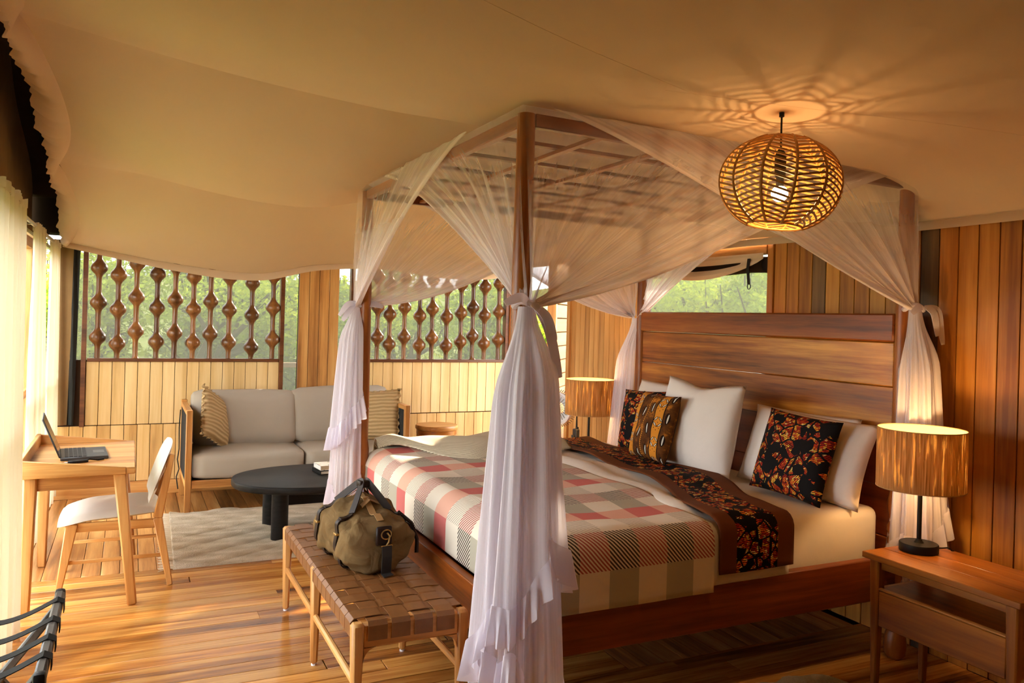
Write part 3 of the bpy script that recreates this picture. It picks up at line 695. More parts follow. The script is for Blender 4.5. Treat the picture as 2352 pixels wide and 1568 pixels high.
# printed cotton (black, rust, yellow)
def print_nodes(t, vec, scale=1.0):
    mp = t.n('Mapping'); t.set(mp.inputs[0], vec); mp.inputs['Scale'].default_value = (scale, scale, scale)
    v1 = t.n('TexVoronoi'); v1.inputs['Scale'].default_value = 24.0; t.set(v1.inputs['Vector'], mp.outputs[0])
    v2 = t.n('TexVoronoi', feature='DISTANCE_TO_EDGE'); v2.inputs['Scale'].default_value = 15.0; t.set(v2.inputs['Vector'], mp.outputs[0])
    v3 = t.n('TexVoronoi'); v3.inputs['Scale'].default_value = 85.0; t.set(v3.inputs['Vector'], mp.outputs[0])
    sx = t.n('SeparateColor'); t.set(sx.inputs[0], v3.outputs['Color'])
    hot = t.ramp(sx.outputs[0], [(0.0, srgb(150, 28, 12)), (0.25, srgb(196, 60, 20)), (0.5, srgb(226, 120, 26)), (0.68, srgb(236, 186, 60)), (0.80, srgb(120, 30, 14)), (0.9, srgb(240, 214, 130))], 'CONSTANT')
    # ray-like streaks inside each patch
    wv = t.n('TexWave', wave_type='RINGS', rings_direction='SPHERICAL'); wv.inputs['Scale'].default_value = 40; wv.inputs['Distortion'].default_value = 6; wv.inputs['Detail'].default_value = 2
    t.set(wv.inputs['Vector'], mp.outputs[0])
    streak = t.math('LESS_THAN', wv.outputs['Fac'], 0.30)
    blk = srgb(14, 9, 8)
    col = t.mix(streak, hot, blk)
    s1 = t.n('SeparateColor'); t.set(s1.inputs[0], v1.outputs['Color'])
    col = t.mix(t.math('LESS_THAN', s1.outputs[1], 0.34), col, blk)
    col = t.mix(t.math('LESS_THAN', v2.outputs['Distance'], 0.055), col, blk)
    return col
RUN = NT('printed_runner'); _uv = RUN.n('TexCoord').outputs['UV']; _sp = RUN.n('SeparateXYZ'); RUN.set(_sp.inputs[0], _uv)
_brown = srgb(104, 56, 26)
_in = RUN.math('MULTIPLY', RUN.math('GREATER_THAN', _sp.outputs[0], 0.085), RUN.math('LESS_THAN', _sp.outputs[0], 0.315))
RUN.base(RUN.mix(_in, _brown, print_nodes(RUN, _uv)), 0.85, 0.15); RUN.bump(RUN.noise(RUN.coord('Object'), 12, 3), 0.2, 0.012); RUN = RUN.m
P3, L3, _ = drape(rx0, rx1, 2.556, 4.79, 0.528, 0.50, 0.752, 0.065, nu=24, nv=110, wob=0.005, seed=9)
ru = MB().grid(lambda u, v: P3(u, v), 24, 110, uvs=(0.41, L3)).build('bed_runner', RUN, None, smooth=True, angle=180); solid(ru, 0.006, 1.0)
tag(ru, 'brown bed runner with a black, rust and yellow printed centre band', 'bed runner')
# cream knitted throw along the far side of the bed
THROW = NT('cream_knit'); _w = THROW.n('TexWave', wave_type='BANDS', bands_direction='DIAGONAL'); _w.inputs['Scale'].default_value = 55; _w.inputs['Distortion'].default_value = 1.0
THROW.set(_w.inputs['Vector'], THROW.coord('Object')); THROW.base(THROW.mix(_w.outputs['Fac'], srgb(196, 184, 158), srgb(226, 216, 192)), 0.95, 0.05); THROW.bump(_w.outputs['Fac'], 0.6, 0.006); THROW = THROW.m
def throw(u, v):
    s = u; x = 1.375 + 1.12 * s
    w = 0.05 + 0.50 * sstep(0.0, 0.42, s) - 0.1 * s
    d = v * (w + 0.25); zt = 0.775 + 0.012 * math.sin(9 * s + 2) + 0.012 * math.sin(14 * s + 5 * v) + 0.03 * math.sin(PI * min(1, v * 1.2)) - 0.022 * (1 - sstep(0, 0.10, s))
    y = 4.70 - 0.52 * sstep(0.0, 0.42, s) + 0.12 * sstep(0.6, 1, s) + d
    if y > 4.73: hh, vv = fold(y - 4.73, 0.07); return (x, 4.73 + hh, zt - vv)
    return (x, y, zt - 0.022 * (1 - sstep(0, 0.15, v)))
th = MB().grid(throw, 60, 40).build('knit_throw', THROW, None, smooth=True, angle=180); solid(th, 0.012, 1.0)
tag(th, 'cream knitted throw along the far edge of the plaid quilt', 'throw')
# ---- pillows and cushions
def cushion_mb(w, h, t, n=22, pinch=0.06, seed=0, dent=0.0, flange=0.0):
    rnd = random.Random(seed); ph = [rnd.uniform(0, 6.28) for _ in range(4)]
    mb = MB()
    for side in (-1, 1):
        def fn(u, v):
            a, b = 2 * u - 1, 2 * v - 1
            ex = (1 - abs(a) ** 2.6); ey = (1 - abs(b) ** 2.6)
            th = (max(ex, 0) * max(ey, 0)) ** 0.48
            px = a * w / 2 * (1 - pinch * (1 - b * b) * 0.9 * abs(a) ** 2); pz = b * h / 2 * (1 - pinch * (1 - a * a) * 0.9 * abs(b) ** 2)
            pz -= dent * h * math.exp(-(a / 0.45) ** 2) * sstep(0, 1, b)
            cr = (0.006 * math.sin(5 * a + 3 * b + ph[0]) + 0.004 * math.sin(9 * b - 4 * a + ph[1])) * th ** 3
            return (px, side * (t / 2 * th + cr), pz)
        mb.grid(fn if side > 0 else (lambda u, v, f=fn: f(1 - u, v)), n, n, uvs=(w, h))
        if side < 0:
            pass
    return mb
def place_cushion(name, label, cat, mat, w, h, t, bottom, yaw, lean, roll=0.0, group=None, seed=0, pinch=0.06, dent=0.0, parts=None):
    """bottom: centre of the lower edge; yaw 0 faces -x; lean tips the top away (+x)"""
    mb = cushion_mb(w, h, t, seed=seed, pinch=pinch, dent=dent)
    M = Matrix.Translation(Vector(bottom)) @ Matrix.Rotation(yaw, 4, 'Z') @ Matrix.Rotation(lean, 4, 'Y') @ Matrix.Rotation(roll, 4, 'X') @ Matrix.Translation((0, 0, h / 2)) @ Matrix.Rotation(PI / 2, 4, 'Z')
    me = mb.mesh(name, mat, smooth=True, angle=180)
    bm = bmesh.new(); bm.from_mesh(me); bmesh.ops.remove_doubles(bm, verts=bm.verts, dist=0.0005); bmesh.ops.recalc_face_normals(bm, faces=bm.faces); bm.to_mesh(me); bm.free()
    o = link(bpy.data.objects.new(name, me)); o.matrix_world = M
    return tag(o, label, cat, group)
PRINT = NT('printed_cotton'); PRINT.base(print_nodes(PRINT, PRINT.coord('UV'), 1.0), 0.8, 0.2); PRINT = PRINT.m
zb = 0.712
place_cushion('pillow', 'white bed pillow leaning on the headboard behind the printed cushions, far side', 'pillow', PILLOW, 0.72, 0.46, 0.17, (3.10, 4.22, zb), 0.0, 0.22, seed=1)
place_cushion('pillow', 'white bed pillow against the headboard, only its top edge showing', 'pillow', PILLOW, 0.72, 0.40, 0.14, (3.165, 3.12, zb), 0.0, 0.16, seed=2)
place_cushion('pillow', 'wide white pillow with a drooping corner behind the printed cushion near the lamp', 'pillow', PILLOW, 0.78, 0.42, 0.17, (3.045, 3.02, zb - 0.005), 0.06, 0.34, 0.03, seed=3)
place_cushion('pillow', 'large square white pillow standing in front of the other pillows', 'pillow', PILLOW, 0.60, 0.53, 0.17, (2.85, 3.60, zb), 0.10, 0.20, 0.02, seed=4, dent=0.06)
place_cushion('printed_cushion', 'rust and black printed cushion half hidden behind the yellow-brown cushion', 'cushion', PRINT, 0.44, 0.42, 0.13, (2.93, 4.17, zb), 0.22, 0.24, -0.06, seed=5)
place_cushion('printed_cushion', 'rust and black printed square cushion near the bedside lamp', 'cushion', PRINT, 0.44, 0.42, 0.13, (2.925, 2.96, zb), 0.10, 0.30, 0.06, seed=6)
MUD = NT('mudcloth_print')
def _mud(t):
    uv = t.n('TexCoord').outputs['UV']; sp = t.n('SeparateXYZ'); t.set(sp.inputs[0], uv); u, v = sp.outputs[0], sp.outputs[1]
    nz = t.noise(t.coord('UV', (9, 9, 9)), 1.0, 4, 0.7)
    brown = t.ramp(nz, [(0.40, srgb(72, 38, 14)), (0.55, srgb(104, 60, 20)), (0.64, srgb(186, 112, 30))])
    orange, dk = srgb(206, 132, 40), srgb(36, 20, 10)
    def band(a, b): return t.math('MULTIPLY', t.math('GREATER_THAN', u, a), t.math('LESS_THAN', u, b))
    def ell(cu, pv, ru, rv, ph=0.0, tilt=0.0):
        dv = t.math('MULTIPLY', t.math('SUBTRACT', t.math('FRACT', t.math('ADD', t.math('DIVIDE', v, pv), ph)), 0.5), pv)
        du = t.math('SUBTRACT', u, cu)
        if tilt: du = t.math('ADD', du, t.math('MULTIPLY', dv, tilt))
        e = t.math('ADD', t.math('POWER', t.math('ABSOLUTE', t.math('DIVIDE', du, ru)), 2.0), t.math('POWER', t.math('ABSOLUTE', t.math('DIVIDE', dv, rv)), 2.0))
        return t.math('LESS_THAN', e, 1.0)
    col = brown
    white = srgb(226, 222, 206)
    for a, b in ((0.055, 0.115), (0.285, 0.350)):
        m = (a + b) / 2
        col = t.mix(band(a - 0.007, b + 0.007), col, dk)
        o = orange
        # dots and paired leaves
        for cu in (m - 0.018, m, m + 0.018):
            o = t.mix(ell(cu, 0.022, 0.0028, 0.0028, 0.5 if cu == m else 0.0), o, dk)
        gate = t.math('GREATER_THAN', t.math('SINE', t.math('MULTIPLY', v, 2 * PI / 0.115)), 0.25)
        o = t.mix(gate, o, orange)
        for sg in (-1, 1):
            o = t.mix(ell(m + sg * 0.017, 0.115, 0.009, 0.013, 0.42, sg * 0.9), o, dk); o = t.mix(ell(m + sg * 0.017, 0.115, 0.0035, 0.010, 0.42, sg * 0.9), o, white)
            o = t.mix(ell(m + sg * 0.017, 0.115, 0.009, 0.013, 0.70, -sg * 0.9), o, dk); o = t.mix(ell(m + sg * 0.017, 0.115, 0.0035, 0.010, 0.70, -sg * 0.9), o, white)
        col = t.mix(band(a, b), col, o)
    for cu, ph in ((0.155, 0.1), (0.235, 0.35), (0.385, 0.6), (0.025, 0.5)):
        col = t.mix(ell(cu, 0.125, 0.013, 0.034, ph), col, dk); col = t.mix(ell(cu - 0.003, 0.125, 0.004, 0.027, ph, 0.06), col, white)
    col = t.mix(band(0.192, 0.204), col, dk); col = t.mix(ell(0.198, 0.012, 0.0045, 0.005), col, orange)
    return col
MUD.base(_mud(MUD), 0.85, 0.15); MUD.bump(MUD.noise(MUD.coord('Object'), 500, 1), 0.2, 0.001); MUD = MUD.m
place_cushion('striped_cushion', 'yellow-brown cushion with dotted stripes and shell motifs in front of the pillows', 'cushion', MUD, 0.37, 0.39, 0.13, (2.70, 3.80, zb + 0.050), -0.02, 0.26, 0.0, seed=7)
# ================================================================== BEDSIDE
def nightstand(label, oy):
    """front faces -x; oy = y of the edge on the low-y side; footprint x 2.85..3.24"""
    w = 0.675; o = (2.85, oy, 0); t = thing('nightstand', label, 'nightstand', o, 0, 'matching bedside tables')
    for i in range(3):
        x0, x1 = 0.0 + 0.125 * i, 0.124 + 0.125 * i
        MB().box(x0, x1 + (0.014 if i == 2 else 0), 0, w, 0.574, 0.600).build('top_board', W['teak_y'], t, bevel=0.003)
    for lx, ly in ((0.045, 0.045), (0.045, w - 0.045), (0.345, 0.045), (0.345, w - 0.045)):
        MB().bar((lx, ly, 0), (lx, ly, 0.574), 0.027, 0.027, 0.048, 0.048).build('leg', W['teak_z'], t, bevel=0.006)
    MB().box(0.038, 0.056, 0.067, w - 0.067, 0.535, 0.573).build('apron', W['teak_y'], t, bevel=0.002)
    MB().box(0.335, 0.353, 0.067, w - 0.067, 0.535, 0.573).build('apron', W['teak_y'], t, bevel=0.002)
    for ly in (0.045, w - 0.045): MB().box(0.067, 0.323, ly - 0.01, ly + 0.01, 0.30, 0.45).build('side_panel', W['teak_x'], t, bevel=0.002)
    MB().box(0.050, 0.340, 0.056, w - 0.056, 0.440, 0.452).build('shelf', W['bed_y'], t, bevel=0.002)
    MB().box(0.030, 0.048, 0.066, w - 0.066, 0.297, 0.446).build('drawer_front', W['teak_y'], t, bevel=0.003)
    MB().box(0.050, 0.335, 0.060, w - 0.060, 0.30, 0.312).build('drawer_bottom', W['teak_y'], t)
    MB().box(0.026, 0.046, 0.066, w - 0.066, 0.449, 0.457).build('drawer_lip', W['light_y'], t, bevel=0.002)
    return t
nightstand('teak bedside table with an open shelf, standing near the camera end of the bed head', 1.745)
nightstand('bedside table on the far side of the bed under the lamp and fan', 4.89)
RAFF = NT('raffia_shade')
def _raffia(t):
    co = t.coord('UV', (160, 1.1, 1)); n1 = t.noise(co, 1.0, 2, 0.6); c2 = t.coord('UV', (70, 1.6, 1)); n2 = t.noise(c2, 1.0, 2, 0.5)
    col = t.ramp(n1, [(0.3, srgb(120, 82, 44)), (0.5, srgb(178, 134, 82)), (0.7, srgb(214, 176, 122))])
    df = t.n('BsdfDiffuse'); t.set(df.inputs[0], col); tl = t.n('BsdfTranslucent'); t.set(tl.inputs[0], t.mix(0.35, col, srgb(240, 170, 80)))
    tp = t.n('BsdfTransparent'); tp.inputs[0].default_value = (1, 0.80, 0.5, 1)
    m1 = t.n('MixShader'); m1.inputs[0].default_value = 0.14; t.t.links.new(df.outputs[0], m1.inputs[1]); t.t.links.new(tl.outputs[0], m1.inputs[2])
    m2 = t.n('MixShader'); t.set(m2.inputs[0], t.ramp(n2, [(0.55, (0, 0, 0, 1)), (0.68, (0.40, 0.40, 0.40, 1))])); t.t.links.new(m1.outputs[0], m2.inputs[1]); t.t.links.new(tp.outputs[0], m2.inputs[2])
    t.t.links.new(m2.outputs[0], t.out.inputs[0]); return t.m
RAFF = _raffia(RAFF)
LINING = fabric('shade_lining', srgb(240, 214, 160), 0.9, 600, 0.05, 0.02, 0.22)
def emit(name, col, st):
    t = NT(name); t.b.inputs['Emission Color'].default_value = col; t.b.inputs['Emission Strength'].default_value = st; t.b.inputs['Base Color'].default_value = (0.9, 0.85, 0.75, 1); return t.m
def glow(name, col, st):      # glowing clear bulb: lets the filament's light through
    t = NT(name); e = t.n('Emission'); e.inputs[0].default_value = col; e.inputs[1].default_value = st; tp = t.n('BsdfTransparent'); a = t.n('AddShader')
    t.t.links.new(e.outputs[0], a.inputs[0]); t.t.links.new(tp.outputs[0], a.inputs[1]); t.t.links.new(a.outputs[0], t.out.inputs[0]); return t.m
BULB = glow('lamp_bulb_glow', (1.0, 0.66, 0.28, 1), 12.0)
def lamp_light(name, loc, power, r, col=(1.0, 0.62, 0.28)):
    l = bpy.data.lights.new(name, 'POINT'); l.energy = power; l.shadow_soft_size = r; l.color = col
    o = bpy.data.objects.new(name, l); o.location = loc; COL.objects.link(o); return o
def table_lamp(label, x, y, power):
    t = thing('table_lamp', label, 'table lamp', (x, y, 0.6005), 0, 'raffia table lamps')
    MB().lathe([(0.077, 0.0), (0.078, 0.003), (0.078, 0.032), (0.075, 0.036), (0.02, 0.037), (0.014, 0.045), (0.012, 0.052)], 40).build('base', BLACK, t, smooth=True)
    MB().lathe([(0.0095, 0.045), (0.0095, 0.33)], 14).build('pole', BLACK, t, smooth=True)
    MB().lathe([(0.018, 0.33), (0.018, 0.375)], 14).build('socket', BLACK, t, smooth=True)
    MB().lathe([(0.001, 0.372), (0.014, 0.376), (0.026, 0.40), (0.031, 0.425), (0.024, 0.452), (0.001, 0.462)], 16).build('bulb', BULB, t, smooth=True)
    sh = MB().grid(lambda u, v: (0.176 * math.cos(2 * PI * u), 0.176 * math.sin(2 * PI * u), 0.272 + 0.253 * v), 72, 2, uvs=(1, 1)).build('shade', RAFF, t, smooth=True)
    MB().grid(lambda u, v: (0.1735 * math.cos(2 * PI * u), 0.1735 * math.sin(2 * PI * u), 0.273 + 0.251 * v), 72, 2, closed=True).build('lining', LINING, sh, smooth=True)
    for z in (0.272, 0.525): MB().tube([(0.1755 * math.cos(a), 0.1755 * math.sin(a), z) for a in [2 * PI * i / 48 for i in range(49)]], 0.0022, 6).build('rim', plain('rim_tan', srgb(190, 150, 96), 0.7), sh, smooth=True)
    for a in (0, 2 * PI / 3, 4 * PI / 3): MB().tube([(0.016 * math.cos(a), 0.016 * math.sin(a), 0.345), (0.172 * math.cos(a), 0.172 * math.sin(a), 0.285)], 0.002, 6).build('spider_arm', BLACK, sh)
    lamp_light('table_lamp_light', (x, y, 1.020), power, 0.03)
    return t
table_lamp('raffia drum lamp on the bedside table near the camera', 3.085, 2.327, 3.0)
table_lamp('raffia drum lamp beyond the bed next to the handheld radio', 3.030, 4.985, 3.0)
crd = MB().tube([(3.15, 2.34, 0.606), (3.19, 2.31, 0.606), (3.20, 2.27, 0.618), (3.212, 2.265, 0.606), (3.22, 2.26, 0.605)], 0.003, 6).build('lamp_cord', BLACK, None, smooth=True)
tag(crd, 'short black cord behind the lamp base on the bedside table', 'cord')
# handheld radio in its charger
rd = thing('handheld_radio', 'black handheld radio standing in its charging cradle beside the far lamp', 'radio', (3.01, 5.13, 0.6005))
MB().prism([(-0.05, -0.035), (0.05, -0.035), (0.045, 0.04), (-0.045, 0.04)], 0, 0.028).build('cradle', BLACK, rd, bevel=0.006)
MB().bar((0, 0, 0.02), (0, 0, 0.145), 0.052, 0.032, 0.056, 0.034).build('body', plain('radio_black', (0.02, 0.02, 0.022, 1), 0.5), rd, bevel=0.006)
MB().tube([(0.012, 0.016, 0.14), (0.012, 0.016, 0.17), (0.012, 0.017, 0.30)], [0.008, 0.007, 0.0045], 8).build('antenna', BLACK, rd, smooth=True)
MB().lathe([(0.008, 0.143), (0.008, 0.160)], 10, (0.004, -0.012, 0)).build('knob', BLACK, rd, smooth=True)
MB().box(-0.03, -0.027, -0.018, 0.018, 0.05, 0.10).build('speaker_grille', plain('grille_grey', (0.05, 0.05, 0.05, 1), 0.6), rd)
# small white desk fan
fn = thing('desk_fan', 'small white desk fan half hidden behind the gathered net', 'fan', (3.02, 5.42, 0.6005), math.radians(25))
MB().lathe([(0.075, 0), (0.075, 0.012), (0.03, 0.03), (0.016, 0.05), (0.016, 0.13)], 24).build('stand', WHITE_PL, fn, smooth=True)
hd = MB().lathe([(0.055, 0.07), (0.10, 0.05), (0.128, 0.0), (0.130, -0.028), (0.118, -0.032), (0.095, -0.012), (0.05, 0.0)], 36, (0, 0, 0.265), False, 'X').build('shell', WHITE_PL, fn, smooth=True)
for i in range(44):
    a = 2 * PI * i / 44
    MB().bar((0.01, 0.128 * math.cos(a), 0.265 + 0.128 * math.sin(a)), (0.03, 0.142 * math.cos(a), 0.265 + 0.142 * math.sin(a)), 0.005, 0.004).build('fin', plain('fan_grey', (0.16, 0.15, 0.14, 1), 0.5) if i == 0 else bpy.data.materials['fan_grey'], hd)
for i in range(22):
    a = 2 * PI * i / 22
    MB().bar((-0.02, 0.02 * math.cos(a), 0.265 + 0.02 * math.sin(a)), (-0.016, 0.095 * math.cos(a + 0.5), 0.265 + 0.095 * math.sin(a + 0.5)), 0.004, 0.003).build('grille_bar', bpy.data.materials['fan_grey'], hd)
MB().lathe([(0.022, -0.03), (0.022, -0.015)], 16, (0, 0, 0.265), True, 'X').build('hub', WHITE_PL, hd, smooth=True)
# ---- pendant
PC = Vector((2.065, 2.145, 2.055))
RATT = NT('rattan'); _n = RATT.noise(RATT.coord('Object', (60, 60, 60)), 1, 3); RATT.base(RATT.mix(_n, srgb(140, 92, 38), srgb(208, 152, 76)), 0.55, 0.4); RATT = RATT.m
pz = zc(PC.x, PC.y)
pen = thing('pendant_lamp', 'round woven rattan pendant lamp glowing below the tent liner', 'pendant lamp', (PC.x, PC.y, PC.z))
RXP, RZP = 0.208, 0.168
tilt = Matrix.Rotation(math.radians(6), 4, Vector((fw.x, fw.y, 0)))
def gl(a, ph): return Vector((RXP * math.cos(ph) * math.cos(a), RXP * math.cos(ph) * math.sin(a), RZP * math.sin(ph)))
NS = 12; PH0, PH1 = -1.10, 1.15
fr = MB()
fr.tube([gl(2 * PI * i / 48, PH0) for i in range(49)], 0.0045, 6)
cage = fr.build('cage_frame', RATT, pen, smooth=True); cage.rotation_euler = tilt.to_euler()
MB().tube([gl(2 * PI * i / 48, PH1) for i in range(49)], 0.0045, 6).build('top_ring', RATT, cage, smooth=True)
ribme = MB().tube([gl(0, lerp(PH0, PH1, i / 20)) * 1.012 for i in range(21)], 0.0052, 6).mesh('rib', RATT, smooth=True)
slats = []
NR = 19
for r in range(NR):
    p0 = lerp(PH0 + 0.03, PH1 - 0.17, r / (NR - 1))
    for sgn in (0, 1):
        mb = MB(); pts = []
        for j in range(5):
            a = (2 * PI / NS) * j / 4; pts.append(gl(a, p0 + (0.16 * (j / 4) if sgn == 0 else 0.16 * (1 - j / 4))))
        mb.ribbon(pts, 0.0072, [Vector((p.x, p.y, p.z * 1.3)) for p in pts], 0.0035)
        slats.append((sgn, mb.mesh('slat', RATT)))
for k in range(NS):
    a = 2 * PI * k / NS
    o = put('rib', ribme, cage, (0, 0, 0), a)
    for sgn, me in slats:
        if sgn == k % 2: put('slat', me, cage, (0, 0, 0), a)
GLOBE = glow('pendant_bulb_glow', (1.0, 0.70, 0.33, 1), 10.0)
MB().lathe([(0.0035, 0.12), (0.0035, pz - PC.z - 0.006)], 8).build('cord', BLACK, pen, smooth=True)
MB().lathe([(0.009, pz - PC.z - 0.016), (0.009, pz - PC.z - 0.001)], 16).build('ceiling_hook', BLACK, pen, smooth=True)
MB().lathe([(0.013, -0.012), (0.014, 0.02), (0.019, 0.03), (0.020, 0.05), (0.020, 0.10), (0.010, 0.122)], 16).build('socket', BLACK, pen, smooth=True)
MB().lathe([(0.001, -0.064)] + [(0.029 * math.cos(b), -0.035 + 0.029 * math.sin(b)) for b in [-1.3 + 2.3 * i / 8 for i in range(9)]], 18).build('bulb', GLOBE, pen, smooth=True)
lamp_light('pendant_light', (PC.x, PC.y, PC.z - 0.035), 3.0, 0.022, (1.0, 0.60, 0.24))
# ================================================================== SITTING AREA
LINEN = fabric('grey_linen', srgb(176, 166, 152), 0.95, 600, 0.35, 0.05)
so = (1.29, 6.85, 0)
sf = thing('sofa', 'two-seat sofa with grey linen cushions and a light wooden frame', 'sofa', so)
def spart(n, mb, mat, bev=0.004): return mb.build(n, mat, sf, bevel=bev, off=so)
ROPE = plain('black_rope', (0.02, 0.018, 0.016, 1), 0.75)
for sx in (0.425, 2.155):
    spart('front_leg', MB().bar((sx, 6.53, 0), (sx, 6.53, 0.785), 0.045, 0.045), W['light_z'])
    spart('back_leg', MB().bar((sx, 7.20, 0), (sx, 7.20, 0.80), 0.045, 0.045), W['light_z'])
    spart('arm_rail', MB().box(sx - 0.0225, sx + 0.0225, 6.55, 7.18, 0.745, 0.783), W['light_y'])
    spart('side_rail', MB().box(sx - 0.0225, sx + 0.0225, 6.55, 7.18, 0.19, 0.235), W['light_y'])
    pn = spart('rope_panel', MB().box(sx - 0.008, sx + 0.008, 6.56, 7.17, 0.24, 0.742), ROPE, 0)
    for i in range(20):
        y = 6.57 + 0.6 * i / 19
        MB().tube([(sx - 0.012, y, 0.238), (sx - 0.012, y, 0.744)], 0.0095, 6).build('rope', ROPE, pn, smooth=True, off=so)
spart('front_rail', MB().box(0.45, 2.13, 6.515, 6.550, 0.185, 0.245), W['light_x'])
spart('back_rail', MB().box(0.45, 2.13, 7.185, 7.215, 0.185, 0.245), W['light_x'])
spart('top_back_rail', MB().box(0.45, 2.13, 7.185, 7.215, 0.70, 0.745), W['light_x'])
spart('seat_deck', MB().box(0.45, 2.13, 6.55, 7.185, 0.215, 0.240), BLACKW)
for i in range(9): spart('back_slat', MB().box(0.55 + 0.19 * i - 0.02, 0.55 + 0.19 * i + 0.02, 7.19, 7.21, 0.245, 0.70), W['light_z'], 0.002)
def softbox(x0, x1, y0, y1, z0, z1, r, puff, seed=0):
    rnd = random.Random(seed); ph = [rnd.uniform(0, 6.28) for _ in range(4)]
    bm = bmesh.new(); bmesh.ops.create_cube(bm, size=1.0)
    bmesh.ops.subdivide_edges(bm, edges=bm.edges, cuts=9, use_grid_fill=True)
    mb = MB(); idx = {}
    w, d, h = x1 - x0, y1 - y0, z1 - z0
    vs = []
    for i, v in enumerate(bm.verts):
        idx[v] = i; a, b, c = v.co.x * 2, v.co.y * 2, v.co.z * 2
        p = Vector((a * w / 2, b * d / 2, c * h / 2))
        core = Vector((max(-w / 2 + r, min(w / 2 - r, p.x)), max(-d / 2 + r, min(d / 2 - r, p.y)), max(-h / 2 + r, min(h / 2 - r, p.z))))
        dd = p - core
        if dd.length > 1e-6: p = core + dd.normalized() * r
        pf = (1 - a * a) * (1 - b * b); p.z += c * puff * pf
        p.y += b * puff * (1 - a * a) * (1 - c * c)
        p.x += b * 0; p.z += 0.006 * math.sin(a * 4 + ph[0]) * math.sin(b * 3 + ph[1])
        vs.append((p.x + (x0 + x1) / 2, p.y + (y0 + y1) / 2, p.z + (z0 + z1) / 2))
    mb.add(vs, [tuple(idx[v] for v in f.verts) for f in bm.faces]); bm.free(); return mb
for i, (a, b) in enumerate(((0.452, 1.305), (1.308, 2.128))):
    mb = softbox(a, b, 6.515, 7.16, 0.242, 0.445, 0.045, 0.012, i); mb.build('seat_cushion', LINEN, sf, smooth=True, angle=180, off=so)
for i, (a, b, yy, tiltx, rz_) in enumerate(((0.47, 1.31, 7.03, 0.22, 0.02), (1.28, 2.12, 7.04, 0.20, -0.02))):
    mb = softbox(-(b - a) / 2, (b - a) / 2, -0.09, 0.09, 0.0, 0.46, 0.07, 0.035, 5 + i)
    mb.v = [(x * (1 + 0.04 * (z / 0.46)), y, z - 0.03 * math.cos(x / (b - a) * PI) * (z / 0.46)) for x, y, z in mb.v]
    mb.xform(Matrix.Translation(((a + b) / 2, yy - 0.05, 0.435 + (0.02 if i else 0.0))) @ Matrix.Rotation(-tiltx, 4, 'X') @ Matrix.Rotation(rz_, 4, 'Y'))
    mb.build('back_cushion', LINEN, sf, smooth=True, angle=180, off=so)
TANC = NT('tan_ribbed_cloth'); _w = TANC.n('TexWave', wave_type='BANDS', bands_direction='Z'); _w.inputs['Scale'].default_value = 10; _w.inputs['Distortion'].default_value = 1.6; _w.inputs['Detail'].default_value = 2
TANC.set(_w.inputs['Vector'], TANC.coord('Object')); TANC.base(TANC.mix(_w.outputs['Fac'], srgb(166, 138, 96), srgb(200, 172, 128)), 0.95, 0.05); TANC.bump(_w.outputs['Fac'], 0.7, 0.01); TANC = TANC.m
def frill(o, w, h, amp=0.014):
    mb = MB(); N = 160
    def edge(u):
        s = (u % 1) * 4; k = int(s); f = s - k
        c = [(-1, -1), (1, -1), (1, 1), (-1, 1), (-1, -1)]; a = lerp(c[k][0], c[k + 1][0], f); b = lerp(c[k][1], c[k + 1][1], f)
        return a, b
    def fnn(u, v):
        a, b = edge(u); e = 1 + v * 0.05
        return (a * w / 2 * e * (1 - 0.05 * (1 - b * b)), amp * v * math.sin(u * 190), b * h / 2 * e * (1 - 0.05 * (1 - a * a)))
    mb.grid(fnn, N * 2, 2, closed=True).build('frill', TANC, o, smooth=True)
c1 = place_cushion('scatter_cushion', 'tan ribbed cushion with frilled edge against the sofa arm nearest the desk', 'cushion', TANC, 0.40, 0.42, 0.12, (0.63, 6.74, 0.500), math.radians(150), 0.25, 0.50, seed=8); frill(c1, 0.40, 0.42)
c2 = place_cushion('scatter_cushion', 'tan ribbed cushion with frilled edge against the sofa arm nearest the stool', 'cushion', TANC, 0.44, 0.44, 0.13, (1.97, 6.80, 0.450), math.radians(40), 0.22, -0.12, seed=9); frill(c2, 0.44, 0.44)
# charger cables hanging by the sofa arm
cb = MB()
tag(MB().tube([(0.385, 6.98, 0.74), (0.378, 6.97, 0.60), (0.382, 6.98, 0.42), (0.37, 6.96, 0.34), (0.385, 6.97, 0.26), (0.365, 6.96, 0.20), (0.38, 6.965, 0.10)], 0.005, 6).build('charging_cable', BLACK, None, smooth=True), 'thin black cable hanging down beside the sofa arm', 'cable')
# coffee table
co_ = (1.28, 5.72, 0)
ct = thing('coffee_table', 'low black oval coffee table with thick cylindrical legs', 'coffee table', co_)
def oval(rx, ry, n=64, p=2.6):
    r = []
    for i in range(n):
        a = 2 * PI * i / n; c, s = math.cos(a), math.sin(a)
        r.append((math.copysign(abs(c) ** (2 / p), c) * rx, math.copysign(abs(s) ** (2 / p), s) * ry))
    return r
MB().prism(oval(0.63, 0.435, 72, 2.25), 0.352, 0.400).build('top', BLACKW, ct, bevel=0.012, seg=3)
for lx in (-0.33, 0.33):
    for ly in (-0.16, 0.23): MB().lathe([(0.054, 0.0), (0.056, 0.004), (0.056, 0.352)], 28, (lx, ly, 0)).build('leg', BLACKW, ct, smooth=True)
MB().box(-0.28, 0.28, 0.15, 0.19, 0.16, 0.30).build('stretcher', BLACKW, ct, bevel=0.004)
bk1 = thing('book', 'dark covered book under the white one on the coffee table', 'book', (1.36, 5.80, 0.4005), 0.15)
MB().box(-0.125, 0.125, -0.085, 0.085, 0, 0.004).box(-0.125, 0.125, -0.085, 0.085, 0.022, 0.026).box(-0.125, -0.121, -0.085, 0.085, 0, 0.026).build('cover', BLACKW, bk1)
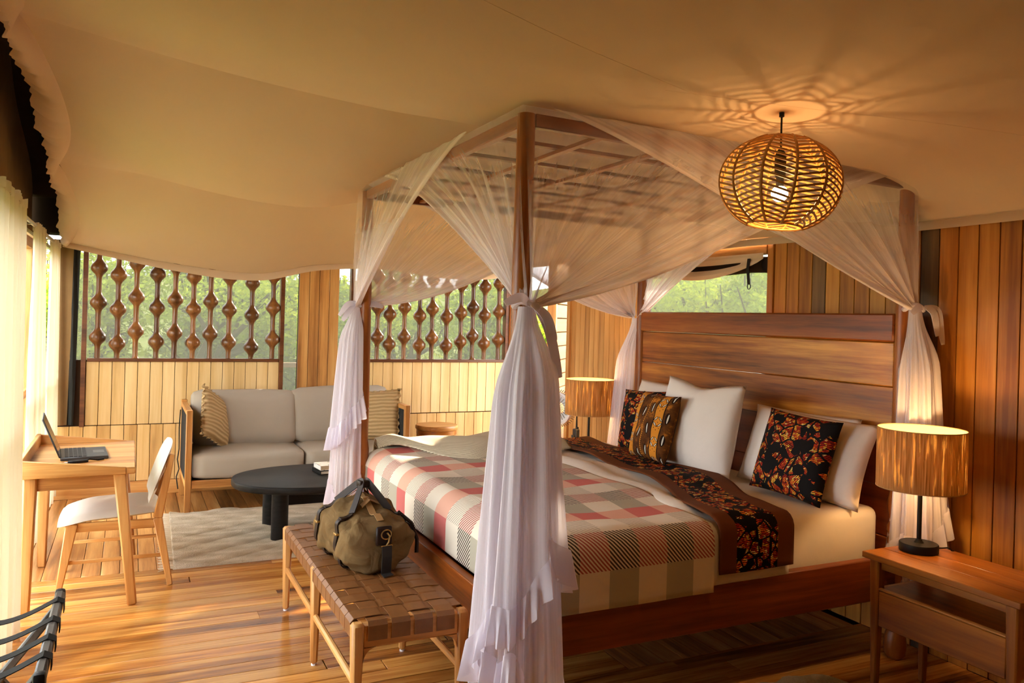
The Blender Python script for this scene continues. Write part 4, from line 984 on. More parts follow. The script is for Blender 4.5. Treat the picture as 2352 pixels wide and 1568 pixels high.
MB().box(-0.12, 0.122, -0.082, 0.082, 0.004, 0.022).build('pages', plain('book_pages', srgb(222, 214, 196), 0.9), bk1)
bk2 = thing('book', 'white covered book lying on top of the dark one on the coffee table', 'book', (1.36, 5.81, 0.427), 0.10)
WCOV = NT('white_cover'); _n = WCOV.noise(WCOV.coord('Object', (30, 30, 30)), 1.0, 2); WCOV.base(WCOV.mix(WCOV.math('GREATER_THAN', _n, 0.66), srgb(236, 232, 224), srgb(120, 120, 116)), 0.5); WCOV = WCOV.m
MB().box(-0.115, 0.115, -0.08, 0.08, 0, 0.003).box(-0.115, 0.115, -0.08, 0.08, 0.029, 0.032).box(-0.115, -0.112, -0.08, 0.08, 0, 0.032).build('cover', WCOV, bk2)
MB().box(-0.11, 0.112, -0.077, 0.077, 0.003, 0.029).build('pages', plain('book_pages_tan', srgb(206, 184, 150), 0.9), bk2)
# rug with fringe
RUG = NT('cream_tufted_rug'); _co = RUG.coord('Object'); _n = RUG.noise(_co, 160, 2, 0.7); _n2 = RUG.noise(_co, 20, 3)
_rw = RUG.n('TexWave', wave_type='BANDS', bands_direction='DIAGONAL'); RUG.set(_rw.inputs['Vector'], RUG.coord('Object', (0.55, 1.5, 0))); _rw.inputs['Scale'].default_value = 2.6; _rw.inputs['Distortion'].default_value = 2.0
RUG.base(RUG.mix(RUG.math('MULTIPLY', _rw.outputs['Fac'], _n2), srgb(190, 174, 150), srgb(226, 212, 190)), 1.0, 0.0); RUG.bump(_n, 0.8, 0.012); RUG = RUG.m
rg = thing('rug', 'cream tufted rug with raised diagonal stripes under the coffee table', 'rug', (1.3, 5.83, 0.001))
def rugz(x, y):
    s = math.sin((x * 0.62 + y * 1.0) * 30) ; s2 = math.sin((x * -0.55 + y) * 26)
    h = max(s, 0) ** 0.6 * (0.5 + 0.5 * math.sin(x * 3.1)) + max(s2, 0) ** 0.6 * (0.5 - 0.5 * math.sin(x * 3.1))
    return 0.008 + 0.015 * min(1, h) + 0.0012 * random.random()
rx_, ry_ = 1.02, 0.70
MB().grid(lambda u, v: ((2 * u - 1) * rx_ + 0.03 * (v - 0.5), (2 * v - 1) * ry_, rugz((2 * u - 1) * rx_, (2 * v - 1) * ry_) if 0 < u < 1 and 0 < v < 1 else 0.0), 300, 200).build('pile', RUG, rg, smooth=True, angle=180)
FR = plain('rug_fringe', srgb(214, 198, 172), 1.0, 0.0)
random.seed(5)
fmesh = []
for k in range(5):
    mb = MB()
    for j in range(4):
        a = random.uniform(-0.4, 0.4); b = random.uniform(-0.25, 0.25); L = random.uniform(0.055, 0.085); y0 = (j - 1.5) * 0.004
        mb.tube([(0.004, y0, 0.006), (-L * 0.4, y0 + a * L * 0.4, 0.010), (-L, y0 + (a + b) * L, 0.003)], [0.0025, 0.0028, 0.0016], 5)
    fmesh.append(mb.mesh('fringe', FR, smooth=True))
for i in range(62):
    v = (i + 0.5) / 62; put('fringe', fmesh[i % 5], rg, (-rx_ + 0.03 * (v - 0.5), (2 * v - 1) * ry_, 0.0))
# stool
stl = thing('drum_stool', 'round wooden drum stool with vertical slats in the corner beyond the sofa', 'stool', (2.565, 6.90, 0))
MB().lathe([(0.10, 0.515), (0.188, 0.518), (0.196, 0.528), (0.196, 0.548), (0.188, 0.560), (0.001, 0.560)], 40).build('seat', W['light_x'], stl, smooth=True)
MB().lathe([(0.165, 0.475), (0.185, 0.478), (0.185, 0.515), (0.165, 0.515)], 36).build('upper_ring', W['teak_x'], stl, smooth=True)
MB().lathe([(0.145, 0.0), (0.185, 0.0), (0.185, 0.04), (0.145, 0.04)], 36).build('lower_ring', W['teak_x'], stl, smooth=True)
slm = MB().box(0.156, 0.178, -0.018, 0.018, 0.04, 0.478).mesh('slat', W['light_z'], bevel=0.003)
for i in range(18): put('slat', slm, stl, (0, 0, 0), 2 * PI * i / 18)
# ================================================================== DESK CORNER
do = (-0.22, 5.04, 0)
dk = thing('writing_desk', 'light wooden writing desk with a raised back lip beside the curtains', 'desk', do)
def dpart(n, mb, mat, bev=0.004): return mb.build(n, mat, dk, bevel=bev, off=do)
dpart('top', MB().box(-0.485, 0.045, 4.575, 5.505, 0.690, 0.725), W['light_x'], 0.006)
dpart('back_lip', MB().box(-0.487, -0.462, 4.573, 5.507, 0.700, 0.785), W['light_y'], 0.004)
def side_lip(y0, y1):
    return MB().add([(-0.485, y0, 0.69), (0.0, y0, 0.69), (0.0, y1, 0.69), (-0.485, y1, 0.69), (-0.485, y0, 0.783), (0.0, y0, 0.727), (0.0, y1, 0.727), (-0.485, y1, 0.783)],
                    [(0, 3, 2, 1), (4, 5, 6, 7), (0, 1, 5, 4), (1, 2, 6, 5), (2, 3, 7, 6), (3, 0, 4, 7)])
dpart('side_lip', side_lip(4.570, 4.590), W['light_x'], 0.003); dpart('side_lip', side_lip(5.490, 5.510), W['light_x'], 0.003)
dpart('apron', MB().box(-0.43, -0.005, 4.635, 4.655, 0.615, 0.690), W['light_x'], 0.003)
dpart('apron', MB().box(-0.43, -0.005, 5.425, 5.445, 0.615, 0.690), W['light_x'], 0.003)
dpart('apron', MB().box(-0.045, -0.025, 4.65, 5.43, 0.635, 0.690), W['light_y'], 0.003)
dpart('apron', MB().box(-0.445, -0.425, 4.65, 5.43, 0.615, 0.690), W['light_y'], 0.003)
for (tx, ty, bx, by) in ((-0.030, 4.642, 0.045, 4.610), (-0.432, 4.642, -0.445, 4.655), (-0.030, 5.438, 0.045, 5.47), (-0.432, 5.438, -0.440, 5.46)):
    dpart('leg', MB().bar((bx, by, 0), (tx, ty, 0.690), 0.046, 0.046, 0.062, 0.062, (0, 1, 0)), W['light_z'], 0.008)
# chair
ch0 = (-0.03, 5.075, 0)
chr_ = thing('desk_chair', 'wooden desk chair with pale grey padded seat and curved back', 'chair', ch0)
def cpart(n, mb, mat, bev=0.005): return mb.build(n, mat, chr_, bevel=bev, off=ch0)
PAD = fabric('pale_grey_pad', srgb(206, 198, 186), 0.95, 700, 0.25, 0.04)
def seatpad(u, v, top):
    a, b = 2 * u - 1, 2 * v - 1; rr = (max(0, 1 - abs(a) ** 4) * max(0, 1 - abs(b) ** 4)) ** 0.4
    x = -0.075 + 0.255 * a * (1 - 0.03 * b * b); y = 5.075 + 0.235 * b * (1 - 0.06 * sstep(0, 1, a))
    z = 0.408 + (0.045 * rr if top else -0.018 * rr) - 0.02 * sstep(0.3, 1.0, -a) + 0.012 * a
    return (x, y, z)
mb = MB(); mb.grid(lambda u, v: seatpad(u, v, True), 20, 18).grid(lambda u, v: seatpad(1 - u, v, False), 20, 18)
mb.build('seat_pad', PAD, chr_, smooth=True, angle=100, off=ch0)
for sy, y in ((-1, 4.865), (1, 5.285)):
    cpart('front_leg', MB().bar((-0.315, y - 0.012 * sy * -1, 0), (-0.255, y, 0.385), 0.026, 0.028, 0.040, 0.060, (1, 0, 0)), W['light_z'])
    cpart('back_leg', MB().bar((0.238, y, 0), (0.165, y, 0.385), 0.026, 0.030, 0.030, 0.050, (1, 0, 0)).bar((0.165, y, 0.385), (0.232, y, 0.735), 0.030, 0.050, 0.024, 0.028, (1, 0, 0)), W['light_z'])
    cpart('side_rail', MB().bar((-0.25, y, 0.362), (0.165, y, 0.355), 0.022, 0.05), W['light_x'])
    cpart('side_stretcher', MB().bar((-0.295, y, 0.175), (0.205, y, 0.175), 0.014, 0.020), W['light_x'], 0.003)
cpart('front_rail', MB().box(-0.262, -0.240, 4.87, 5.28, 0.335, 0.386), W['light_y'])
cpart('back_rail', MB().box(0.155, 0.175, 4.87, 5.28, 0.330, 0.380), W['light_y'])
cpart('back_cross_rail', MB().box(0.195, 0.213, 4.87, 5.28, 0.565, 0.610), W['light_y'])
cpart('back_cross_rail', MB().box(0.216, 0.232, 4.87, 5.28, 0.680, 0.715), W['light_y'])
def backpad(u, v, front):
    a, b = 2 * u - 1, 2 * v - 1; rr = (max(0, 1 - abs(a) ** 3.5) * max(0, 1 - abs(b) ** 3.5)) ** 0.45
    z = 0.62 + 0.165 * b * (1 - 0.10 * a * a); y = 5.075 + 0.235 * a * (1 - 0.06 * b * b)
    x = 0.135 + 0.105 * (b + 1) / 2 - 0.045 * (1 - a * a) * 0.0 - 0.018 * a * a
    return (x - (0.034 * rr if front else -0.010 * rr), y, z)
mb = MB(); mb.grid(lambda u, v: backpad(u, v, True), 18, 14).grid(lambda u, v: backpad(1 - u, v, False), 18, 14)
mb.build('back_pad', PAD, chr_, smooth=True, angle=100, off=ch0)
# laptop
lp = thing('laptop', 'open black laptop on the writing desk', 'laptop', (-0.215, 5.02, 0.7255), math.radians(4))
LB = plain('laptop_black', (0.03, 0.03, 0.032, 1), 0.45)
base = MB().box(-0.115, 0.115, -0.165, 0.165, 0, 0.018).build('base', LB, lp, bevel=0.004)
KEY = plain('laptop_keys', (0.012, 0.012, 0.013, 1), 0.5)
km = MB().box(-0.0085, 0.0085, -0.0085, 0.0085, 0, 0.0025).mesh('key', KEY)
for i in range(5):
    for j in range(14): put('key', km, base, (-0.085 + 0.0215 * i, -0.1425 + 0.0219 * j, 0.0182))
MB().box(0.045, 0.10, -0.05, 0.05, 0.0181, 0.0186).build('touchpad', plain('touchpad_grey', (0.06, 0.06, 0.06, 1), 0.35), base)
SCM = Matrix.Translation((-0.113, 0, 0.018)) @ Matrix.Rotation(math.radians(-22), 4, 'Y')
scr = MB().box(-0.008, 0.0, -0.165, 0.165, 0.0, 0.225).xform(SCM).build('screen_lid', LB, lp, bevel=0.003)
MB().box(0.0002, 0.0006, -0.155, 0.155, 0.014, 0.215).xform(SCM).build('display', plain('dark_display', (0.10, 0.09, 0.085, 1), 0.12), scr)
ky = thing('car_key', 'black key fob on a cord lying beside the laptop', 'keys', (-0.235, 4.785, 0.7255), 0.15)
MB().prism([(0.045 * math.cos(a) * (1.2 if math.cos(a) > 0 else 1), 0.020 * math.sin(a)) for a in [2 * PI * i / 18 for i in range(18)]], 0, 0.013).build('fob', BLACK, ky, bevel=0.003)
MB().tube([(0.02, 0.0, 0.008), (0.06, 0.02, 0.012), (0.10, 0.015, 0.006), (0.13, 0.03, 0.006)], 0.005, 6).build('lanyard', BLACK, ky, smooth=True)
MB().tube([(-0.045 - 0.016 + 0.016 * math.cos(a), 0.016 * math.sin(a), 0.003) for a in [2 * PI * i / 16 for i in range(17)]], 0.0018, 6).build('ring', STEEL, ky, smooth=True)
# ================================================================== BENCH AND BAG
LEATH = NT('brown_leather'); _n = LEATH.noise(LEATH.coord('Object'), 30, 4); LEATH.base(LEATH.mix(_n, srgb(106, 66, 32), srgb(140, 92, 50)), 0.42, 0.45); _oi = LEATH.n('ObjectInfo'); LEATH.bump(LEATH.noise(LEATH.coord('Object'), 300, 2), 0.15, 0.002)
LEATH = LEATH.m
bo = (0.97, 3.53, 0)
bn = thing('bench', 'wooden bench with a woven brown leather strap seat at the foot of the bed', 'bench', bo)
bx0, bx1, by0, by1 = 0.745, 1.195, 2.80, 4.26
def nb(n, mb, mat, bev=0.006): return mb.build(n, mat, bn, bevel=bev, off=bo)
for y in (by0 + 0.025, (by0 + by1) / 2, by1 - 0.025):
    for x in (bx0 + 0.022, bx1 - 0.022):
        nb('leg', MB().bar((x, y, 0.006), (x, y, 0.437), 0.030, 0.030, 0.046, 0.048), W['light_z'], 0.010)
        nb('foot_glide', MB().lathe([(0.012, 0), (0.012, 0.007)], 10, (x, y, 0)), WHITE_PL, 0)
for x in (bx0 + 0.022, bx1 - 0.022):
    nb('long_rail', MB().box(x - 0.015, x + 0.015, by0 + 0.045, by1 - 0.045, 0.385, 0.432), W['light_y'], 0.006)
    nb('long_stretcher', MB().bar((x, by0 + 0.04, 0.215), (x, by1 - 0.04, 0.215), 0.024, 0.030), W['light_y'], 0.008)
for y in (by0 + 0.025, by1 - 0.025):
    nb('end_rail', MB().box(bx0 + 0.04, bx1 - 0.04, y - 0.016, y + 0.016, 0.345, 0.432), W['light_x'], 0.006)
nb('middle_rail', MB().box(bx0 + 0.04, bx1 - 0.04, 3.515, 3.545, 0.36, 0.41), W['light_x'], 0.006)
for sy, y in ((1, by0 + 0.025), (-1, by1 - 0.025)):      # curved brackets in the corners
    for x, sx in ((bx0 + 0.044, 1), (bx1 - 0.044, -1)):
        pts = [(x + sx * (0.05 * (1 - math.cos(a))), 0.345 - 0.05 * (1 - math.sin(a))) for a in [PI / 2 * i / 6 for i in range(7)]]
        pr = [(x, 0.345)] + [(q[0], q[1]) for q in pts[::-1]]
        vs = [(q[0], y - 0.014, q[1]) for q in pr] + [(q[0], y + 0.014, q[1]) for q in pr]; n = len(pr)
        nb('bracket', MB().add(vs, [tuple(range(n)), tuple(range(2 * n - 1, n - 1, -1))] + [(i, (i + 1) % n, n + (i + 1) % n, n + i) for i in range(n)]), W['light_x'], 0)
nx_, ny_ = 4, 17
px = [bx0 + 0.050 + (bx1 - bx0 - 0.10) * (i + 0.5) / nx_ for i in range(nx_)]
py = [by0 + 0.050 + (by1 - by0 - 0.10) * (j + 0.5) / ny_ for j in range(ny_)]
wx = (bx1 - bx0 - 0.10) / nx_ - 0.016; wy = (by1 - by0 - 0.10) / ny_ - 0.005
ZW = 0.4405
for i, x in enumerate(px):                # lengthwise straps
    ps = [(x, by0 + 0.006, 0.372), (x, by0 + 0.006, 0.425), (x, by0 + 0.016, ZW - 0.002)]
    for j, y in enumerate(py): ps += [(x, y - wy * 0.35, ZW + (0.0032 if (i + j) % 2 else -0.0032)), (x, y + wy * 0.35, ZW + (0.0032 if (i + j) % 2 else -0.0032))]
    ps += [(x, by1 - 0.016, ZW - 0.002), (x, by1 - 0.006, 0.425), (x, by1 - 0.006, 0.372)]
    nm = [(0, -1, 0.0)] + [(0, -0.7, 0.7)] + [(0, 0, 1)] * (len(ps) - 4) + [(0, 0.7, 0.7), (0, 1, 0)]
    nb('strap', MB().ribbon(ps, wx, nm, 0.003), LEATH, 0)
for j, y in enumerate(py):                # crosswise straps
    ps = [(bx0 + 0.005, y, 0.378), (bx0 + 0.005, y, 0.428), (bx0 + 0.016, y, ZW - 0.001)]
    for i, x in enumerate(px): ps += [(x - wx * 0.35, y, ZW + (-0.0032 if (i + j) % 2 else 0.0032)), (x + wx * 0.35, y, ZW + (-0.0032 if (i + j) % 2 else 0.0032))]
    ps += [(bx1 - 0.016, y, ZW - 0.001), (bx1 - 0.005, y, 0.428), (bx1 - 0.005, y, 0.378)]
    nm = [(-1, 0, 0), (-0.7, 0, 0.7)] + [(0, 0, 1)] * (len(ps) - 4) + [(0.7, 0, 0.7), (1, 0, 0)]
    nb('strap', MB().ribbon(ps, wy, nm, 0.003), LEATH, 0)
# duffel bag
OLIVE = NT('olive_canvas'); _co = OLIVE.coord('Object'); _n = OLIVE.noise(_co, 9, 3, 0.5, 0.6); _w = OLIVE.noise(_co, 700, 1)
OLIVE.base(OLIVE.mix(_n, srgb(102, 80, 50), srgb(132, 106, 70)), 0.9, 0.15); OLIVE.bump(OLIVE.math('ADD', OLIVE.math('MULTIPLY', _n, 3.0), OLIVE.math('MULTIPLY', _w, 0.15)), 0.6, 0.02); OLIVE = OLIVE.m
DLEA = plain('dark_brown_leather', srgb(34, 20, 15), 0.45, 0.25)
bz = 0.449
bgo = (0.965, 3.53, bz)
bag = thing('duffel_bag', 'olive canvas duffel bag with dark leather straps on the bench', 'bag', bgo, math.radians(7))
BL, BW, BH = 0.50, 0.325, 0.265
def bagp(u, v):
    """u around, v along the length (local y)"""
    a = 2 * PI * u; L = 2 * v - 1
    c, s = math.cos(a), math.sin(a)
    e = 2.5; X = math.copysign(abs(c) ** (2 / e), c); Z = math.copysign(abs(s) ** (2 / e), s)
    if Z < 0: Z = -abs(Z) ** 0.9
    end = (1 - abs(L) ** 9) ** 0.5 if abs(L) < 1 else 0.0
    sc_ = 0.30 + 0.70 * end
    sagt = 0.88 + 0.12 * math.cos(L * 4.0)
    w = BW / 2 * sc_ * (1 - 0.03 * L * L); h = BH / 2
    z = h + Z * h * (sc_ if Z > 0 else (0.75 + 0.25 * sc_)) * (sagt if Z > 0 else 1.0)
    wr = 0.006 * math.sin(9 * a + 7 * L) + 0.005 * math.sin(14 * L + 3 * a) + 0.004 * math.sin(23 * L - 5 * a)
    z *= 1 + 0.05 * math.sin(3.0 * L + 1) * (Z > 0)
    x = X * w * (1.0 + 0.05 * math.sin(6 * L + 2 * Z)) + wr * c
    return Vector((x, L * BL / 2 * (1 + 0.02 * math.sin(2 * a)), max(0.001, z + wr * s)))
mb = MB().grid(lambda u, v: bagp(u, v), 64, 46, closed=True)
nq = 64; b0 = len(mb.v)
mb.f.append(tuple(range(63, -1, -1))); mb.f.append(tuple(46 * 64 + j for j in range(64)))
body = mb.build('body', OLIVE, bag, smooth=True, angle=75)
def around(yv, a0, a1, lift=0.004, n=26):
    ps = []; nm = []
    for i in range(n + 1):
        a = lerp(a0, a1, i / n); p = bagp((a / (2 * PI)) % 1, (yv / (BL / 2) + 1) / 2); q = Vector((p.x, 0, p.z - BH / 2)).normalized()
        ps.append(p + q * lift); nm.append(tuple(q))
    return ps, nm
for yv in (-0.105, 0.105):
    for a0, a1 in ((math.radians(-78), math.radians(62)), (math.radians(258), math.radians(118))):
        ps, nm = around(yv, a0, a1); MB().ribbon(ps, 0.030, nm, 0.004).build('strap', DLEA, bag, smooth=True)
        for q in (0.62, 0.86):
            p = ps[int(q * 26)]; MB().box(-0.012, 0.012, -0.017, 0.017, -0.005, 0.006).shift(p).build('strap_keeper', DLEA if q > 0.7 else BRASS, bag, bevel=0.002)
for sx in (1, -1):       # carrying handles meeting above the zip
    pA, _ = around(-0.105, math.radians(62 if sx > 0 else 118), math.radians(70 if sx > 0 else 110)); pB, _ = around(0.105, math.radians(62 if sx > 0 else 118), math.radians(70 if sx > 0 else 110))
    A, B = pA[0], pB[0]; top = Vector((0.012 * sx, -0.015, BH + 0.085)); ps = []
    for i in range(19):
        t = i / 18; p = A.lerp(B, t); hgt = math.sin(PI * t) ** 0.7
        p = p.lerp(Vector((top.x, p.y * 0.55 + top.y, top.z)), hgt); ps.append(p)
    MB().ribbon(ps, 0.034, (-0.8, -0.3, 0.3), 0.005).build('handle', DLEA, bag, smooth=True)
MB().box(-0.028, 0.028, -0.04, 0.012, BH + 0.060, BH + 0.092).build('handle_wrap', DLEA, bag, bevel=0.008, seg=2)
ps = [bagp(0.25, 0.08 + 0.84 * i / 20) + Vector((0.0, 0, 0.004)) for i in range(21)]
MB().ribbon(ps, 0.03, (0, 0, 1), 0.003).build('zip_tape', plain('tan_webbing', srgb(170, 132, 84), 0.9), bag)
for s_ in (-1, 1):
    MB().ribbon([bagp(0.25, 0.5 + s_ * 0.13) + Vector((0.05, 0, 0.0)), bagp(0.25, 0.5 + s_ * 0.15) + Vector((0.0, 0, 0.03)), bagp(0.25, 0.5 + s_ * 0.17) + Vector((-0.05, 0, 0.0))], 0.022, (0, 0.3 * s_, 1), 0.003).build('zip_flap', bpy.data.materials['tan_webbing'], bag, smooth=True)
# end patch, ring, clip and shoulder strap on the end facing the room
yE = -BL / 2
MB().box(-0.038, 0.034, yE - 0.012, yE + 0.004, 0.125, 0.205).build('end_patch', DLEA, bag, bevel=0.006)
MB().tube([(0.004 + 0.022 * math.cos(a), yE - 0.016, 0.172 + 0.020 * math.sin(a)) for a in [2 * PI * i / 18 for i in range(19)]], 0.0028, 6).build('ring', BRASS, bag, smooth=True)
MB().tube([(0.006, yE - 0.019, 0.180), (0.017, yE - 0.021, 0.165), (0.013, yE - 0.022, 0.140), (0.004, yE - 0.021, 0.128)], 0.0040, 6).build('snap_hook', BRASS, bag, smooth=True)
MB().tube([(-0.02, yE - 0.022, 0.125), (0.03, yE - 0.022, 0.125)], 0.0030, 6).build('strap_bar', BRASS, bag)
MB().ribbon([(0.005, yE - 0.022, 0.126), (0.005, yE - 0.026, 0.08), (0.005, yE - 0.022, 0.03), (0.005, yE - 0.020, 0.008), (0.006, yE - 0.05, 0.003)], 0.044, (0, -1, 0.15), 0.003).build('shoulder_strap', plain('black_webbing_strap', (0.012, 0.010, 0.010, 1), 0.7), bag)
MB().tube([(0.13, -0.10, 0.22), (0.185, -0.13, 0.17), (0.205, -0.15, 0.10), (0.195, -0.17, 0.045)], 0.009, 8).build('side_strap_loop', DLEA, bag, smooth=True)
# ================================================================== LUGGAGE RACK
lr0 = (-0.42, 2.95, 0)
lr = thing('luggage_rack', 'folding dark wooden luggage rack with black straps', 'luggage rack', lr0)
DKW = wood('dark_rack_wood', srgb(30, 26, 23), srgb(50, 45, 40), srgb(72, 66, 60), 'Y', 0.45, 0.05)
for x in (-0.205, -0.575):
    MB().bar((x, 2.58, 0.500), (x, 3.31, 0.500), 0.030, 0.042).build('top_bar', DKW, lr, bevel=0.007, off=lr0)
    for ye in (2.572, 3.302): MB().bar((x, ye - 0.012, 0.500), (x, ye + 0.024, 0.500), 0.034, 0.046).build('end_cap', BLACK, lr, bevel=0.010, seg=2, off=lr0)
for y in (2.66, 3.22):
    MB().bar((-0.575, y, 0.0), (-0.205, y, 0.49), 0.028, 0.036, ref=(0, 1, 0)).build('leg', DKW, lr, bevel=0.005, off=lr0)
    MB().bar((-0.205, y + 0.032, 0.0), (-0.555, y + 0.032, 0.49), 0.028, 0.036, ref=(0, 1, 0)).build('leg', DKW, lr, bevel=0.005, off=lr0)
    MB().lathe([(0.007, -0.006), (0.007, 0.046)], 10, (-0.388, y, 0.245), True, 'Y').build('pivot_bolt', BRASS, lr, off=lr0)
BW_ = plain('black_strap_webbing', (0.014, 0.012, 0.010, 1), 0.85, 0.1)
for y in (2.70, 2.84, 3.00, 3.19):
    ps = []
    for i in range(15):
        t = i / 14; ps.append((lerp(-0.205, -0.575, t), y, 0.525 - 0.062 * math.sin(PI * t)))
    nm = [(0, 0, 1)] * 15
    ps = [(-0.186, y, 0.482), (-0.186, y, 0.515)] + ps + [(-0.594, y, 0.515), (-0.594, y, 0.482)]; nm = [(1, 0, 0), (0.8, 0, 0.6)] + nm + [(-0.8, 0, 0.6), (-1, 0, 0)]
    MB().ribbon(ps, 0.045, nm, 0.003).build('strap', BW_, lr, smooth=True, off=lr0)
# ================================================================== CURTAINS
CURT = sheer('curtain_voile', srgb(230, 217, 190), 0.985, 0.32)
def curtain(label, y0, y1, x, z0, seed, amp=0.030, n=9, gather=0.0):
    rnd = random.Random(seed); ph = [rnd.uniform(0, 6.28) for _ in range(4)]
    t = thing('curtain', label, 'curtain', (x, (y0 + y1) / 2, 0.0), 0, 'cream floor-length curtains')
    off = (x, (y0 + y1) / 2, 0.0)
    def fn(u, v):
        z = lerp(z0, 2.005, v); y = lerp(y0, y1, u) + 0.02 * math.sin(6 * v + ph[0]) * (1 - v)
        yc = (y0 + y1) / 2; y = lerp(y, yc, gather * sstep(0.5, 1.0, v))
        a = amp * (0.6 + 0.4 * (1 - v))
        return (x + a * math.sin(2 * PI * n * u + ph[1] + 0.6 * math.sin(3 * v)) + 0.35 * a * math.sin(2 * PI * n * 1.7 * u + ph[2]), y, z)
    MB().grid(fn, n * 14, 30).build('cloth', CURT, t, smooth=True, off=off)
    def hd(u, v):
        p = fn(u, 1.0); return (p[0] * 1.0 + 0.006 * math.sin(u * 150), p[1], 2.0 + 0.045 * v + 0.004 * math.sin(u * 130))
    MB().grid(hd, n * 14, 3).build('heading', CURT, t, smooth=True, off=off)
curtain('cream curtain nearest the camera at the edge of the view', 3.60, 4.40, -0.475, 0.01, 1, 0.034, 8)
curtain('cream curtain hanging behind the writing desk', 5.40, 6.15, -0.525, 0.06, 2, 0.028, 8, 0.35)
curtain('cream curtain in the corner by the baluster screen', 6.72, 7.18, -0.525, 0.06, 3, 0.026, 5, 0.1)
rod = thing('curtain_rod', 'steel double curtain rod along the glazed wall', 'curtain rod', (-0.53, 4.0, 2.03))
MB().tube([(0.0, -4.0, 0.0), (0.0, 3.24, 0.0)], 0.012, 10).build('rod', STEEL, rod, smooth=True)
MB().box(-0.055, -0.035, -4.0, 3.24, -0.045, -0.020).build('track', STEEL, rod)
for y in (-2.0, 0.0, 1.3, 2.45, 3.2): MB().box(-0.09, 0.006, y - 0.008, y + 0.008, -0.018, -0.008).build('bracket', STEEL, rod)
# small shaggy rug beside the bed
SHAG = NT('shaggy_rug'); _co = SHAG.coord('Object'); _n = SHAG.noise(_co, 90, 3, 0.8); SHAG.base(SHAG.mix(_n, srgb(170, 150, 120), srgb(222, 206, 178)), 1.0, 0.0); SHAG.bump(_n, 1.0, 0.03); SHAG = SHAG.m
random.seed(9)
def shag(u, v):
    a = 2 * PI * u; r = v * (1 + 0.04 * math.sin(7 * a) + 0.03 * math.sin(13 * a + 1) + 0.02 * random.random())
    return (2.62 + 0.36 * r * math.cos(a), 2.12 + 0.52 * r * math.sin(a), (0.028 + 0.012 * random.random()) * (1 - v ** 8) + 0.001)
tag(MB().grid(shag, 120, 40, closed=True).build('bedside_rug', SHAG, None, smooth=True, angle=180), 'small shaggy cream rug on the dark floor beside the bed', 'rug')
# ================================================================== OUTSIDE
GRD = NT('bush_ground'); _co = GRD.coord('Object'); _n = GRD.noise(_co, 0.9, 5, 0.65); GRD.base(GRD.ramp(_n, [(0.32, srgb(96, 96, 62)), (0.5, srgb(112, 120, 66)), (0.68, srgb(150, 146, 104))]), 1.0, 0.0); GRD = GRD.m
def ground(u, v):
    x, y = -26 + 62 * u, -10 + 50 * v
    d = max(0.0, (y - 16) / 14); d2 = max(0.0, (x - 15) / 14)
    return (x, y, -0.55 + 3.2 * sstep(0, 1, d) + 1.6 * sstep(0, 1, d2) + 0.06 * math.sin(x * 1.3) * math.sin(y * 1.1))
gr = structure('ground', MB().grid(ground, 60, 50), GRD, 'dry green bushland ground outside the tent', smooth=True)
DECKM = wood('deck_wood', srgb(120, 84, 54), srgb(164, 122, 84), srgb(190, 150, 110), 'X', 0.7, 0.2)
dkk = structure('terrace_floor', MB().box(XL - 2.2, 6.2, YB + 0.08, 8.75, -0.14, -0.03).box(XR + 0.12, 6.2, 3.0, YB + 0.08, -0.14, -0.03), DECKM, 'timber terrace deck outside the screens')
rl = thing('terrace_railing', 'brown wooden terrace railing outside the mesh openings', 'railing', (1.5, 8.65, -0.03))
MB().box(-3.4, 2.2, -0.035, 0.035, 1.00, 1.05).build('handrail', DECKM, rl, bevel=0.004)
MB().box(-3.4, 2.2, -0.02, 0.02, 0.12, 0.16).build('bottom_rail', DECKM, rl, bevel=0.004)
for i in range(7): MB().box(-3.4 + 0.92 * i - 0.03, -3.4 + 0.92 * i + 0.03, -0.03, 0.03, 0.0, 1.0).build('post', DECKM, rl, bevel=0.004)
# sunlit horizontal-plank terrace wall seen through the doorway
a0 = Vector((3.78, 6.93, 0)); dirw = Vector((0.66, 0.75, 0)).normalized(); angw = math.atan2(dirw.y, dirw.x)
tw = structure('wall_terrace', MB().box(0, 2.8, 0.022, 0.05, 0, 2.45), DARKGAP, 'sunlit horizontal plank wall outside the doorway')
tw.location = (a0.x, a0.y, 0); tw.rotation_euler = (0, 0, angw)
pm = MB().box(0, 2.8, 0.0, 0.024, 0, 0.135).mesh('wall_plank', W['plank_x'], bevel=0.004)
for i in range(17): put('wall_plank', pm, tw, (0, random.uniform(-0.004, 0.004), 0.01 + 0.142 * i))
MB().box(-0.045, 0.0, -0.03, 0.06, 0, 2.45).build('corner_post', W['light_z'], tw, bevel=0.004)
# trees and bushes
def leafmat(name, a, b):
    t = NT(name); n = t.noise(t.coord('Object'), 1.6, 3, 0.6); oi = t.n('ObjectInfo')
    c = t.mix(t.ramp(n, [(0.35, (0, 0, 0, 1)), (0.65, (1, 1, 1, 1))]), a, b)
    df = t.n('BsdfDiffuse'); t.set(df.inputs[0], c); tl = t.n('BsdfTranslucent'); t.set(tl.inputs[0], t.mix(0.5, c, srgb(190, 200, 40))); m = t.n('MixShader'); m.inputs[0].default_value = 0.45
    t.t.links.new(df.outputs[0], m.inputs[1]); t.t.links.new(tl.outputs[0], m.inputs[2]); t.t.links.new(m.outputs[0], t.out.inputs[0]); return t.m
LEAF = [leafmat('leaf_green', srgb(82, 108, 42), srgb(156, 176, 64)), leafmat('leaf_olive', srgb(96, 110, 64), srgb(148, 162, 98)), leafmat('leaf_bright', srgb(124, 150, 48), srgb(196, 206, 80))]
BARK = plain('grey_bark', srgb(52, 42, 34), 0.95, 0.05)
